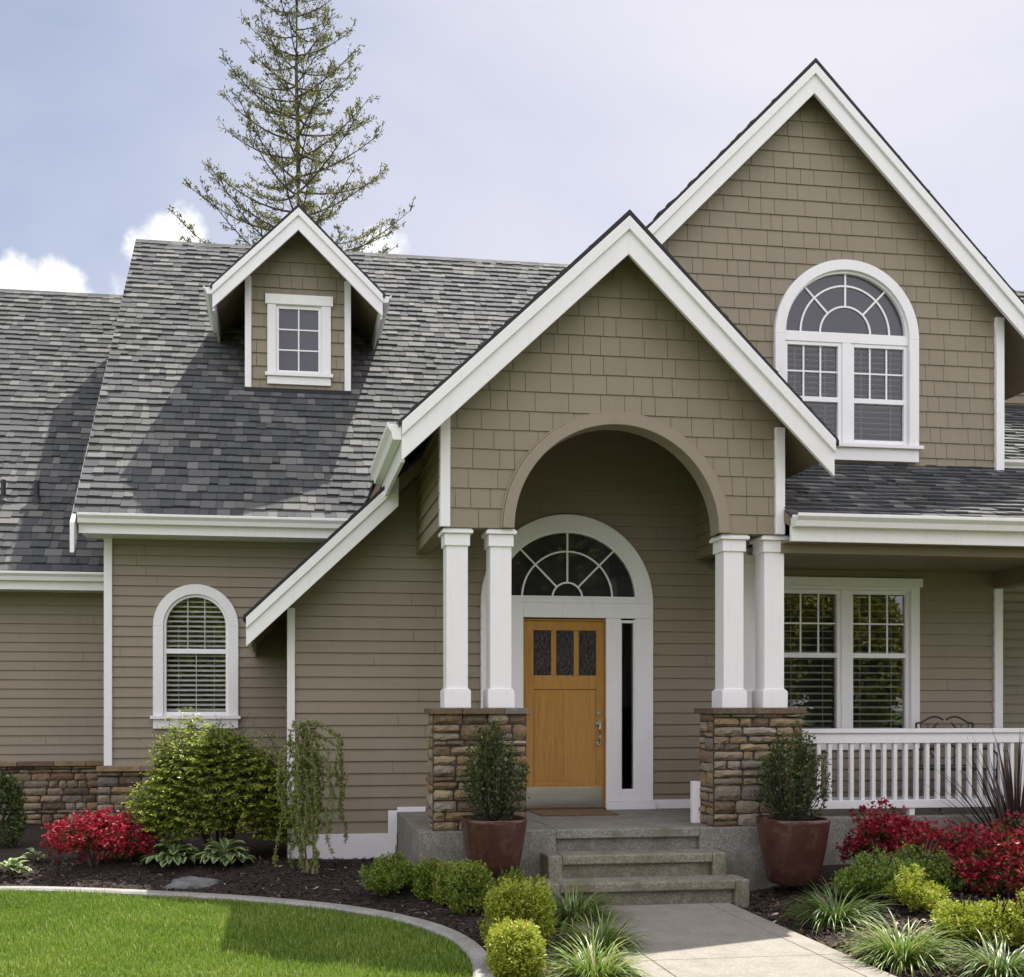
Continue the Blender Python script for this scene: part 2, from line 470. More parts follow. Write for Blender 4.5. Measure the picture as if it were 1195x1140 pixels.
leafmat('fir', [(0, (0.03, 0.034, 0.012)), (0.45, (0.125, 0.135, 0.032)), (0.85, (0.27, 0.27, 0.065)), (1, (0.32, 0.25, 0.08))], 0.25, 0.6)
leafmat('far_leaf', [(0, (0.08, 0.11, 0.016)), (0.5, (0.34, 0.36, 0.04)), (1, (0.60, 0.56, 0.09))], 0.35, 0.5)
m = MT('bark'); m.set(Base_Color=m.ramp(m.noise(20, 6, 0.7, (1, 1, 0.3)), [(0.3, (0.030, 0.022, 0.016)), (0.7, (0.085, 0.065, 0.05))]), Roughness=0.9); M['bark'] = m.m
m = MT('pale_twig'); m.set(Base_Color=m.ramp(m.noise(30, 6, 0.7), [(0.3, (0.16, 0.12, 0.09)), (0.7, (0.34, 0.27, 0.21))]), Roughness=0.8); M['twig'] = m.m

# ------------------------------------------------------------------ cladding helpers
def clip(poly, a, b, c):
    out = []
    n = len(poly)
    for i in range(n):
        p, q = poly[i], poly[(i+1) % n]
        dp, dq = a*p[0] + b*p[1] - c, a*q[0] + b*q[1] - c
        if dp <= 0: out.append(p)
        if (dp < 0 < dq) or (dq < 0 < dp):
            t = dp / (dp - dq)
            out.append((p[0] + t*(q[0]-p[0]), p[1] + t*(q[1]-p[1])))
    return out
def front(Y): return lambda s, t, d: (s, Y - d, t)
def leftface(X): return lambda s, t, d: (X - d, s, t)
def emit(mb, mapf, poly, z0, h, tb, tt, tint):
    n = len(poly)
    if n < 3: return
    fr = []
    for s, t in poly:
        k = min(max((t - z0) / h, 0), 1)
        fr.append(mapf(s, t, tb + (tt - tb) * k))
    bk = [mapf(s, t, 0.0) for s, t in poly]
    fs = [tuple(range(n))]
    for i in range(n):
        j = (i+1) % n
        fs.append((i, i+n, j+n, j))
    mb.add(fr + bk, fs, tint)
def clad(mb, mapf, s0, s1, z0, z1, h, width, planes=(), holes=(), tb=0.027, tt=0.006, gap=0.004, rng=None, tint=None, jit=0.0, dth=0.0):
    rng = rng or random.Random(1)
    i = 0
    while z0 + i*h < z1 - 1e-6:
        za, zb = z0 + i*h, min(z0 + (i+1)*h, z1)
        s = s0 - rng.random() * (width(rng) if width else 0)
        if not width: s = s0
        while s < s1 - 1e-6:
            wd = width(rng) if width else (s1 - s0)
            a, b = max(s, s0), min(s + wd - gap, s1)
            s += wd
            if b - a < 0.004: continue
            zj = za + (rng.random() - 0.5) * jit
            t_ = tb + (rng.random() * dth)
            tn = tint(rng) if tint else rng.random()
            pieces = [[(a, zj), (b, zj), (b, zb), (a, zb)]]
            for hx0, hx1, lo, hi in holes:
                new = []
                for p in pieces:
                    pa, pb = min(q[0] for q in p), max(q[0] for q in p)
                    pz0, pz1 = min(q[1] for q in p), max(q[1] for q in p)
                    if pb <= hx0 or pa >= hx1: new.append(p); continue
                    cuts = [pa] + [x for x in (hx0, hx1) if pa < x < pb]
                    k = hx0
                    x = max(pa, hx0); xe = min(pb, hx1)
                    m_ = max(1, int((xe - x) / 0.025))
                    cuts += [x + (xe - x) * q / m_ for q in range(m_ + 1)]
                    cuts.append(pb)
                    cuts = sorted(set(round(q, 5) for q in cuts))
                    for ca, cb in zip(cuts[:-1], cuts[1:]):
                        if cb - ca < 1e-4: continue
                        mid = (ca + cb) / 2
                        if mid < hx0 or mid > hx1:
                            new.append([(ca, pz0), (cb, pz0), (cb, pz1), (ca, pz1)]); continue
                        l_, h_ = lo(mid), hi(mid)
                        if l_ > pz0: new.append([(ca, pz0), (cb, pz0), (cb, min(l_, pz1)), (ca, min(l_, pz1))])
                        if h_ < pz1: new.append([(ca, max(h_, pz0)), (cb, max(h_, pz0)), (cb, pz1), (ca, pz1)])
                pieces = new
            for p in pieces:
                for pl in planes:
                    p = clip(p, *pl)
                    if len(p) < 3: break
                if len(p) >= 3: emit(mb, mapf, p, za, h, t_, tt, tn)
        i += 1
def const(v): return lambda x: v
def arch_top(cx, cz, r, ez=1.0): return lambda x: cz + ez*math.sqrt(max(r*r - (x-cx)**2, 0.0))
def shake_w(rng): return rng.choice((0.13, 0.17, 0.2, 0.24, 0.28, 0.33)) * rng.uniform(0.9, 1.1)
def shingle_w(rng): return rng.choice((0.10, 0.13, 0.16, 0.19, 0.23)) * rng.uniform(0.85, 1.15)
def shingle_t(rng): return min(1, max(0, rng.gauss(0.50, 0.25)))
def board_w(rng): return 3.66
def slope_map(o, e, u):
    o, e, u = Vector(o), Vector(e).normalized(), Vector(u).normalized()
    n = e.cross(u).normalized()
    if n.z < 0: n = -n
    return lambda s, t, d: tuple(o + e*s + u*t + n*d)
def shingles(mb, o, e, u, S, T, seed, planes=(), h=0.166, light=0.0):
    clad(mb, slope_map(o, e, u), 0, S, 0, T, h, shingle_w, planes, (), 0.014, 0.003, 0.004, random.Random(seed),
         (lambda r: min(1, max(0, r.gauss(0.48 + light, 0.33)))), 0.030, 0.019)

def stones(mb, back, mapf, s0, s1, z0, z1, seed, dep=0.05):
    rng = random.Random(seed)
    emit(back, mapf, [(s0, z0), (s1, z0), (s1, z1), (s0, z1)], z0, z1 - z0, 0.010, 0.010, 0.5)
    z = z0
    while z < z1 - 0.02:
        h = rng.choice((0.05, 0.07, 0.085, 0.10, 0.12, 0.145))
        if z + h > z1 - 0.035: h = z1 - z
        s = s0
        while s < s1 - 0.01:
            wd = rng.uniform(0.10, 0.36) if h < 0.11 else rng.uniform(0.14, 0.32)
            if s + wd > s1 - 0.08: wd = s1 - s
            subs = [(z, h)]
            if h > 0.11 and rng.random() < 0.35: subs = [(z, h*0.48), (z + h*0.48, h*0.52)]
            for zz, hh in subs:
                tint = rng.random()
                D = dep * rng.uniform(0.5, 1.25)
                nx = max(3, int(wd / 0.045)); nz = 3
                g = 0.0075
                vs = []; fs = []
                hs = [rng.uniform(-1, 1) for _ in range((nx+1)*(nz+1))]
                tilt = rng.uniform(-0.2, 0.2)
                for j in range(nz + 1):
                    for i in range(nx + 1):
                        a, b = i / nx, j / nz
                        ed = (i in (0, nx)) or (j in (0, nz))
                        cor = (i in (0, nx)) and (j in (0, nz))
                        dd = D * (1 + tilt*(b-0.5)) * (0.55 if ed else 1.0) * (0.75 if cor else 1) + 0.006*hs[j*(nx+1)+i]
                        ss = s + g + (wd - 2*g) * (a if not cor else (0.05 if a < .5 else 0.95)) + rng.uniform(-1, 1)*0.006
                        tz = zz + g*0.8 + (hh - 1.6*g) * (b if not cor else (0.06 if b < .5 else 0.94)) + rng.uniform(-1, 1)*0.006
                        vs.append(mapf(ss, tz, max(dd, 0.012)))
                nb = len(vs)
                ringi = [i for i in range(nx+1)] + [j*(nx+1)+nx for j in range(1, nz+1)] + [nz*(nx+1)+i for i in range(nx-1, -1, -1)] + [j*(nx+1) for j in range(nz-1, 0, -1)]
                ringp = []
                for k in ringi:
                    i, j = k % (nx+1), k // (nx+1)
                    vs.append(mapf(s + g + (wd-2*g)*i/nx, zz + g*.8 + (hh-1.6*g)*j/nz, 0.0))
                for j in range(nz):
                    for i in range(nx):
                        q = j*(nx+1)+i
                        fs.append((q, q+1, q+nx+2, q+nx+1))
                L = len(ringi)
                for k in range(L):
                    k2 = (k+1) % L
                    fs.append((ringi[k], nb + k, nb + k2, ringi[k2]))
                mb.add(vs, fs, tint)
            s += wd
        z += h

# ------------------------------------------------------------------ the house
house = empty('house', (3.0, 12.0, 0), 'large taupe house with white trim, steep gables and grey shingle roofs', 'house')
def part(name, mb, mat, parent=None, bevel=0.0, smooth=False, fix=True):
    return mb.build(name, M[mat], parent or house, bevel, smooth, fix)

YD = 10.8           # entry wall plane
YM = 13.2           # main left wall plane
YL = 14.5           # left wing wall plane
YP = 9.12           # porch gable plane
FLOOR = 0.58
SID = 0.1265

# ---- openings
AW_C, AW_R, AW_SP, AW_SILL = -1.08, 0.525, 2.705, 1.45      # arched window beside the bush
UW_C, UW_R, UW_SP, UW_SILL = 6.24, 0.855, 5.82, 4.52        # big arched window upstairs
LW_C, LW_H, LW_Z0, LW_Z1 = 6.24, 0.88, 1.26, 3.06           # porch window
ES_C, ES_R, ES_SP = 3.04, 0.95, 2.81                        # front door surround
hole_aw = (AW_C-AW_R+0.05, AW_C+AW_R-0.05, const(AW_SILL), arch_top(AW_C, AW_SP, AW_R-0.05))
hole_uw = (UW_C-UW_R+0.05, UW_C+UW_R-0.05, const(UW_SILL), arch_top(UW_C, UW_SP, UW_R-0.05))
hole_lw = (LW_C-LW_H+0.05, LW_C+LW_H-0.05, const(LW_Z0+0.03), const(LW_Z1-0.05))
hole_es = (ES_C-ES_R+0.05, ES_C+ES_R-0.05, const(0.0), arch_top(ES_C, ES_SP, ES_R-0.05))

# ---- left wing
MAIN_X0 = -2.46
L_PITCH = 1.06
mb = MB()
clad(mb, front(YL), -12, -2.2, 0.93, 3.5, 0.126, board_w, rng=random.Random(3))
mb.box(-12, -2.2, YL, YL+0.1, 0, 3.5)
mb.box(-12, -11.9, YL+0.1, 24, 0, 4)
part('lap_siding', mb, 'siding')
# ---- main left wall
mb = MB()
clad(mb, front(YM), -2.17, 1.3, 0.93, 4.05, SID, board_w, holes=[hole_aw], rng=random.Random(4))
clad(mb, front(YM+0.1), -2.17, 1.3, 0.0, 4.05, 5, None, holes=[hole_aw], tb=0.1, tt=0.1)
part('lap_siding', mb, 'siding')
mb = MB()   # the blind side walls that close the house
mb.extr([(-2.17, YM+.1, 0), (-2.17, 23, 0), (-2.17, 23, 4.0), (-2.17, 18, 9.4), (-2.17, YM+.1, 4.2)], (0.1, 0, 0))
mb.box(-2.0, 15, 22.9, 23, 0, 4.2)
mb.box(14.9, 15, 13, 22.9, 0, 7)
clad(mb, leftface(0.07), YD, YM, 0.0, 3.2, SID, None, planes=[(0, 1, 2.75)])
mb.box(0.07, 0.17, YD+0.1, YM, 0, 2.7)
part('side_wall', mb, 'siding')

# ---- entry wall (left of the porch, behind it, and under the porch roof)
LR0, LRS = (1.136, 3.99), 0.943            # lower left rake of the entry roof: point and slope
def lower_z(x): return LR0[1] + LRS*(x - LR0[0])
mb = MB()
pl = [(-LRS, 1, LR0[1] - LRS*LR0[0] - 0.10)]
clad(mb, front(YD), 0.07, 8.13, 0.364, 4.95, SID, board_w, planes=pl, holes=[hole_es, hole_lw, hole_uw], rng=random.Random(5))
clad(mb, front(YD+0.1), 0.07, 8.13, 0.0, 5.6, 6, None, planes=pl, holes=[hole_es, hole_lw, hole_uw], tb=0.1, tt=0.1)
part('lap_siding', mb, 'siding')

# ---- upper right gable
BG_X, BG_Z, BG_S = 5.76, 8.72, 1.012
mb = MB()
pls = [(-BG_S, 1, BG_Z - BG_S*BG_X - 0.12), (BG_S, 1, BG_Z + BG_S*BG_X - 0.12), (-0.985, -1, -(6.055 + 0.985*3.05 - 0.25))]
clad(mb, front(YD-0.02), 3.13, 8.13, 4.33, 8.75, 0.176, shake_w, planes=pls, holes=[hole_uw], rng=random.Random(6), tb=0.018, tt=0.006, gap=0.005, jit=0.003)
clad(mb, front(YD+0.1), 3.13, 8.13, 5.6, 8.75, 6, None, planes=pls[:2], holes=[hole_uw], tb=0.11, tt=0.11)
clad(mb, front(YD+0.1), 3.13, 8.13, 4.2, 5.6, 6, None, planes=pls, holes=[hole_uw], tb=0.115, tt=0.115)
part('shake_siding', mb, 'shake')

# ---- porch gable with its arch
PG_X, PG_Z, PG_L, PG_R = 3.05, 6.055, 0.935, 0.985
AR_C, AR_Z, AR_R = 3.04, 3.305, 0.968
hole_ar = (AR_C-AR_R-0.02, AR_C+AR_R+0.02, const(0), arch_top(AR_C, AR_Z, AR_R+0.02))
mb = MB()
pls = [(-PG_L, 1, PG_Z - PG_L*PG_X - 0.10), (PG_R, 1, PG_Z + PG_R*PG_X - 0.10)]
clad(mb, front(YP), 1.42, 4.63, AR_Z, 6.05, 0.178, shake_w, planes=pls, holes=[hole_ar], rng=random.Random(7), tb=0.018, tt=0.006, gap=0.005, jit=0.003)
clad(mb, front(YP+0.12), 1.42, 4.63, AR_Z, 6.0, 6, None, planes=pls, holes=[hole_ar], tb=0.121, tt=0.121)
part('shake_siding', mb, 'shake')
mb = MB()
clad(mb, leftface(1.42), YP+.001, YD-.02, AR_Z, 4.3, 0.15, None, rng=random.Random(8), planes=[(0, 1, 4.25)])
mb.box(1.42, 1.54, YP+.121, YD-.02, AR_Z, 4.3)
part('porch_side_wall', mb, 'siding'); mb = MB()
clad(mb, leftface(4.51), YP+.121, YD-.02, AR_Z, 4.3, SID, None, rng=random.Random(9), planes=[(0, 1, 4.25)])
mb.box(4.51, 4.63, YP+.121, YD-.02, AR_Z, 4.3)
part('porch_side_wall', mb, 'siding')
mb = MB().ring(AR_C, AR_Z, AR_R, AR_R+0.105, YP-0.045, YP+0.16, n=56)
mb.ring(AR_C, AR_Z, AR_R+0.105, AR_R+0.125, YP-0.03, YP+0.02, n=56)
part('arch_trim', mb, 'tan_trim', bevel=0.006)
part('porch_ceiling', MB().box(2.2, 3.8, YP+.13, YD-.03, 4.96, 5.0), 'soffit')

# ---- roofs
def roof_slab(mb, poly, y0, y1): mb.prism(poly, y0, y1)
ME_Y, ME_Z, MR_Y = 12.7, 4.0, 18.0
MR_Z = ME_Z + L_PITCH*(MR_Y - ME_Y)
Tm = (MR_Y-ME_Y)*math.sqrt(1+L_PITCH**2)
um = (0, 1, L_PITCH)
def slab_x(mb, x0, x1, y0, z0, y1, z1, th):     # a roof slab sloping along y
    mb.extr([(x0, y0, z0), (x0, y1, z1), (x0, y1, z1-th), (x0, y0, z0-th)], (x1-x0, 0, 0))
main_under = MB()
slab_x(main_under, MAIN_X0+.03, 8.6, ME_Y, ME_Z, MR_Y, MR_Z, 0.14)
slab_x(main_under, 8.6, 15, 15.8, ME_Z + L_PITCH*3.1, MR_Y, MR_Z, 0.14)
slab_x(main_under, MAIN_X0+.03, 15, 24, ME_Z-0.3, MR_Y, MR_Z, 0.14)
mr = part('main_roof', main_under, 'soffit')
mb = MB()
shingles(mb, (MAIN_X0-.02, ME_Y-0.03, ME_Z-0.03+0.02), (1, 0, 0), um, 11.1, Tm+.06, 11, light=0.05)
shingles(mb, (8.6, 15.8, ME_Z+L_PITCH*3.1+.02), (1, 0, 0), um, 6.4, Tm*2.2/5.3, 12)
part('roof_shingles', mb, 'roof', mr)
mb = MB()
rr = random.Random(77)
x = MAIN_X0-.02
while x < 15:
    mb.extr([(x, MR_Y-.13, MR_Z-.10), (x, MR_Y, MR_Z+.045), (x, MR_Y+.13, MR_Z-.10), (x, MR_Y, MR_Z+.02)], (0.19, 0, 0), shingle_t(rr)); x += 0.195
part('ridge_cap', mb, 'roof', mr)
# left wing roof
LE_Y, LE_Z, LRY = 14.0, 3.46, 19.42
LR_Z = LE_Z + L_PITCH*(LRY-LE_Y)
mb = MB(); slab_x(mb, -12.3, -2.2, LE_Y, LE_Z, LRY, LR_Z, 0.14); slab_x(mb, -12.3, -2.2, 24.8, LE_Z, LRY, LR_Z, 0.14)
lr = part('wing_roof', mb, 'soffit')
mb = MB()
shingles(mb, (-12.3, LE_Y-.03, LE_Z-.01), (1, 0, 0), um, 10.12, (LRY-LE_Y)*math.sqrt(1+L_PITCH**2)+.05, 13, light=0.05)
part('roof_shingles', mb, 'roof', lr)
mb = MB(); x = -12.3
while x < -2.3:
    mb.extr([(x, LRY-.13, LR_Z-.10), (x, LRY, LR_Z+.045), (x, LRY+.13, LR_Z-.10), (x, LRY, LR_Z+.02)], (0.19, 0, 0), shingle_t(rr)); x += 0.195
part('ridge_cap', mb, 'roof', lr)
for u, hgt in ((4, 30), (43, 30)):
    # plumbing vents standing on the wing roof
    Y = 15.05
    X = WX(u, Y); Z = LE_Z + L_PITCH*(Y-LE_Y)
    mb = MB().tube([(X, Y, Z-.05), (X, Y, Z+0.30)], 0.036, 12)
    vp = part('vent_pipe', mb, 'pipe', smooth=False)
    mb = MB().lathe((X, Y, Z), [(0.085, -0.08), (0.08, 0.0), (0.06, 0.03), (0.05, 0.06)], 16)
    part('flashing', mb, 'pipe', vp)

def gutter(mb, x0, x1, y, z, h=0.12):       # k-style gutter seen from the front; z = its top, y = its back
    prof = [(y, z), (y, z-h), (y-.075, z-h), (y-.09, z-h*0.55), (y-.125, z-h*0.25), (y-.125, z), (y-.11, z), (y-.11, z-.02), (y-.015, z-.02), (y-.015, z)]
    mb.extr([(x0, p[0], p[1]) for p in prof], (x1-x0, 0, 0))
def gutter_x(mb, y0, y1, x, z, sgn, h=0.12):
    prof = [(x, z), (x, z-h), (x+sgn*.075, z-h), (x+sgn*.09, z-h*0.55), (x+sgn*.125, z-h*0.25), (x+sgn*.125, z), (x+sgn*.11, z), (x+sgn*.11, z-.02), (x+sgn*.015, z-.02), (x+sgn*.015, z)]
    mb.extr([(p[0], y0, p[1]) for p in prof], (0, y1-y0, 0))
mb = MB(); gutter(mb, MAIN_X0+.05, 1.0, ME_Y-.02, ME_Z-.01, 0.115); part('gutter', mb, 'white_trim', bevel=0.004)
mb = MB().box(MAIN_X0+.05, 1.0, ME_Y-.019, ME_Y+.015, ME_Z-.235, ME_Z-.03); mb.box(MAIN_X0+.05, 1.0, ME_Y+.015, YM-.005, ME_Z-.215, ME_Z-.2)
part('fascia', mb, 'white_trim')
mb = MB(); gutter(mb, -12.2, -2.2, LE_Y-.02, LE_Z-.01, 0.115); part('gutter', mb, 'white_trim', bevel=0.004)
mb = MB().box(-12.2, -2.2, LE_Y-.019, LE_Y+.015, LE_Z-.235, LE_Z-.03); mb.box(-12.2, -2.2, LE_Y+.015, YL-.005, LE_Z-.215, LE_Z-.2)
part('fascia', mb, 'white_trim')
# left rake of the main roof, with the plumb-cut tail that hangs below the gutter
mb = MB()
y0 = ME_Y-.14
zr = lambda y: ME_Z + L_PITCH*(y-ME_Y)
mb.extr([(MAIN_X0-.03, y0, zr(y0)+.02), (MAIN_X0-.03, MR_Y, MR_Z-.01), (MAIN_X0-.03, MR_Y, MR_Z-.34), (MAIN_X0-.03, y0, zr(y0)-.34)], (0.05, 0, 0))
part('rake_board', mb, 'white_trim', bevel=0.004)

# ---- gable roofs running along y
def gable_roof(name, X0, Z0, kl, kr, xl, xr, y0, y1, seed, th=0.12, left=True, right=True):
    zl, zr_ = Z0 - kl*(X0-xl), Z0 - kr*(xr-X0)
    mb = MB()
    mb.prism([(X0, Z0), (X0, Z0-th*1.3), (xl, zl-th*1.3), (xl, zl)], y0, y1)
    mb.prism([(X0, Z0), (xr, zr_), (xr, zr_-th*1.3), (X0, Z0-th*1.3)], y0, y1)
    o = part(name, mb, 'soffit')
    mb = MB()
    tl, tr = (X0-xl)*math.sqrt(1+kl*kl), (xr-X0)*math.sqrt(1+kr*kr)
    shingles(mb, (xl-.02, y0-.05, zl-.02*kl+.015), (0, 1, 0), (1, 0, kl), y1-y0+.05, tl+.02, seed)
    shingles(mb, (xr+.02, y0-.05, zr_-.02*kr+.015), (0, 1, 0), (-1, 0, kr), y1-y0+.05, tr+.02, seed+1)
    part('roof_shingles', mb, 'roof', o)
    mb = MB()        # dark drip edge along the rakes
    mb.prism([(X0, Z0+.004), (X0, Z0+.05), (xl-.03, zl+.018-.03*kl), (xl-.03, zl-.028-.03*kl)], y0-.06, y0+.02)
    mb.prism([(X0, Z0+.004), (X0, Z0+.05), (xr+.03, zr_+.018-.03*kr), (xr+.03, zr_-.028-.03*kr)], y0-.06, y0+.02)
    part('drip_edge', mb, 'roof_edge', o)
    return o
def rake_boards(X0, Z0, kl, kr, xl, xr, y, h, split=0.36, tail=0.0, parent=None, left=True, right=True):
    for side, k, xe in ((-1, kl, xl), (1, kr, xr)):
        if (side < 0 and not left) or (side > 0 and not right): continue
        ze = Z0 - k*abs(xe-X0)
        mb = MB().prism([(X0, Z0), (X0, Z0-h), (xe, ze-h-tail), (xe, ze)], y-.035, y)
        o = part('rake_board', mb, 'white_trim', parent, bevel=0.003)
        mb = MB().prism([(X0, Z0), (X0, Z0-h*split), (xe, ze-h*split), (xe, ze)], y-.062, y-.036)
        part('rake_moulding', mb, 'white_trim', o if parent is None else parent, bevel=0.004)

# entry roof (lower left slope) and its rake
mb = MB()
XE = -0.36
ZR = lower_z(3.03)
mb.prism([(3.03, ZR), (3.03, ZR-.15), (XE, lower_z(XE)-.15), (XE, lower_z(XE))], 10.36, 14.8)
er = part('entry_roof', mb, 'soffit')
mb = MB()
shingles(mb, (XE-.02, 10.33, lower_z(XE)-.005), (0, 1, 0), (1, 0, LRS), 4.4, 3.41*math.sqrt(1+LRS**2), 21, light=0.05)
part('roof_shingles', mb, 'roof', er)
mb = MB().prism([(3.0, ZR-.03+.004), (3.0, ZR-.03+.045), (XE-.03, lower_z(XE)+.015), (XE-.03, lower_z(XE)-.03)], 10.30, 10.37)
part('drip_edge', mb, 'roof_edge', er)
xe1 = 1.16
mb = MB().prism([(xe1, lower_z(xe1)), (xe1, lower_z(xe1)-.29), (XE, lower_z(XE)-.29), (XE, lower_z(XE))], 10.325, 10.36)
o = part('rake_board', mb, 'white_trim', bevel=0.003)
mb = MB().prism([(xe1, lower_z(xe1)), (xe1, lower_z(xe1)-.11), (XE, lower_z(XE)-.11), (XE, lower_z(XE))], 10.30, 10.324)
part('rake_moulding', mb, 'white_trim', o, bevel=0.003)
mb = MB().box(XE, XE+.03, 10.37, YM-.03, lower_z(XE)-.25, lower_z(XE)-.03); part('fascia', mb, 'white_trim')

# porch gable roof
PXL, PXR = 1.017, 5.0
gable_roof('porch_gable_roof', PG_X, PG_Z, PG_L, PG_R, PXL, PXR, 8.85, 14.9, 31)
rake_boards(PG_X, PG_Z-.005, PG_L, PG_R, PXL, PXR, 8.85, 0.33, tail=0.0)
zl = PG_Z - PG_L*(PG_X-PXL)
mb = MB(); gutter_x(mb, 8.81, 10.6, PXL-.002, zl-.01, -1, 0.15); part('gutter', mb, 'white_trim', bevel=0.003)
mb = MB().box(PXL, PXL+.03, 8.86, 10.6, zl-.34, zl-.02); part('fascia', mb, 'white_trim')
zr2 = PG_Z - PG_R*(PXR-PG_X)
# big gable roof
BXL, BXR = 2.85, 8.82
gable_roof('big_gable_roof', BG_X, BG_Z, BG_S, BG_S, BXL, BXR, 10.6, 17.2, 41)
rake_boards(BG_X, BG_Z-.005, BG_S, BG_S, BXL, BXR, 10.6, 0.315)
mb = MB().box(8.03, 8.13, YD+.1, 17, 4.3, 5.85); part('side_wall', mb, 'siding')

# porch shed roof on the right
PE_Y, PE_Z, PW_Z = 8.98, 3.47, 4.40
ps = (PW_Z-PE_Z)/(YD-PE_Y)
mb = MB(); slab_x(mb, 4.64, 12.5, PE_Y, PE_Z, YD+.02, PW_Z+.01, 0.1)
pr = part('porch_roof', mb, 'soffit')
mb = MB()
shingles(mb, (4.64, PE_Y-.03, PE_Z), (1, 0, 0), (0, 1, ps), 7.9, (YD-PE_Y)*math.sqrt(1+ps*ps), 51, h=0.145)
part('roof_shingles', mb, 'roof', pr)
mb = MB(); gutter(mb, 4.66, 12.5, PE_Y-.02, PE_Z-.005, 0.115); part('gutter', mb, 'white_trim', bevel=0.004)
mb = MB().box(4.66, 12.5, PE_Y-.019, PE_Y+.02, PE_Z-.245, PE_Z-.03); part('fascia', mb, 'white_trim')
mb = MB().box(4.64, 12.5, PE_Y+.02, YD-.01, PE_Z-.25, PE_Z-.225); mb.box(4.64, 12.5, 9.12, 9.28, PE_Z-.33, PE_Z-.25); mb.box(8.05, 8.25, 9.28, YD-.01, PE_Z-.42, PE_Z-.25)
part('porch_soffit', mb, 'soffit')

# right wing beyond the big gable
mb = MB()
mb.box(8.13, 12.5, 11.6, 11.7, 0, 4.8)
clad(mb, front(11.6), 8.16, 12.5, 0.58, 4.6, 0.115, board_w, rng=random.Random(15))
part('lap_siding', mb, 'siding'); mb = MB()
clad(mb, front(15.95), 8.7, 15, 6.6, 8.2, 0.126, board_w, rng=random.Random(16)); mb.box(8.7, 15, 15.95, 16.05, 6.5, 7.5)
part('lap_siding', mb, 'siding')
mb = MB(); slab_x(mb, 8.14, 15, 11.2, 4.62, 16.0, 4.62+.55*4.8, 0.12); wr = part('wing_roof', mb, 'soffit')
mb = MB(); shingles(mb, (8.14, 11.17, 4.62), (1, 0, 0), (0, 1, .55), 7, 4.85*math.sqrt(1+.55**2), 52); part('roof_shingles', mb, 'roof', wr)
mb = MB(); gutter(mb, 8.16, 12.5, 11.18, 4.60, 0.13); part('gutter', mb, 'white_trim', bevel=0.004)
mb = MB().box(8.16, 12.5, 11.18, 11.21, 4.36, 4.58); part('fascia', mb, 'white_trim')

mb = MB()
clad(mb, front(14.0), 10.5, 13.5, 5.7, 7.05, 0.126, board_w, rng=random.Random(18)); mb.box(10.5, 13.5, 14.0, 17.0, 5.7, 7.05)
rd = part('rear_dormer', mb, 'siding')
mb = MB(); slab_x(mb, 10.1, 13.9, 13.5, 7.15, 17.3, 8.3, 0.14); part('rear_dormer_roof', mb, 'roof', rd)
mb = MB().box(10.1, 13.9, 13.46, 13.5, 6.99, 7.14); part('rear_dormer_fascia', mb, 'soffit', rd)
# ---- corner boards and base trim
def board(x0, x1, y0, y1, z0, z1): return part('corner_board', MB().box(x0, x1, y0, y1, z0, z1), 'white_trim', bevel=0.004)
board(-2.20, -2.10, YM-.045, YM+.05, 0.96, ME_Z-.21)
board(0.045, 0.125, YD-.045, YD+.05, 0.364, 2.72)
board(1.395, 1.485, YP-.045, YP+.06, AR_Z, PG_Z-PG_L*(PG_X-1.40)-.17)
board(4.565, 4.655, YP-.045, YP+.06, AR_Z, PG_Z-PG_R*(4.655-PG_X)-.17)
board(8.05, 8.15, YD-.07, YD+.05, PW_Z-.02, BG_Z-BG_S*(8.15-BG_X)-.17)
board(8.05, 8.15, YD-.045, YD+.05, FLOOR, PE_Z-.43)
mb = MB().box(0.05, 1.19, YD-.04, YD+.02, 0.0, 0.362); mb.box(1.10, 1.195, YD-.043, YD+.02, 0.362, 0.60); mb.box(1.195, 1.5, YD-.03, YD, FLOOR, FLOOR+.055)
part('skirt_board', mb, 'white_trim', bevel=0.004); mb = MB().box(3.99, 8.13, YD-.03, YD, FLOOR, FLOOR+.10)
part('skirt_board', mb, 'white_trim', bevel=0.004)

# ---- stone base of the left walls
rr = random.Random(5)
for (x0, x1, yy) in ((-12, -2.25, YL), (-2.28, 0.05, YM)):
    mb, bk = MB(), MB()
    stones(mb, bk, front(yy-.03), x0, x1, 0.0, 0.90, 61 + int(yy))
    sv = part('stone_veneer', mb, 'stone')
    part('mortar', bk, 'mortar', sv)
    x = x0; mb = MB()
    while x < x1 - .01:
        L = min(rr.uniform(0.35, 0.7), x1 - x)
        mb.box(x+.003, x+L-.003, yy-.13-rr.random()*.012, yy-.002, 0.895, 0.955+rr.random()*.006, rr.uniform(0.05, 0.45)); x += L
    part('stone_ledge', mb, 'stone', sv, bevel=0.006)

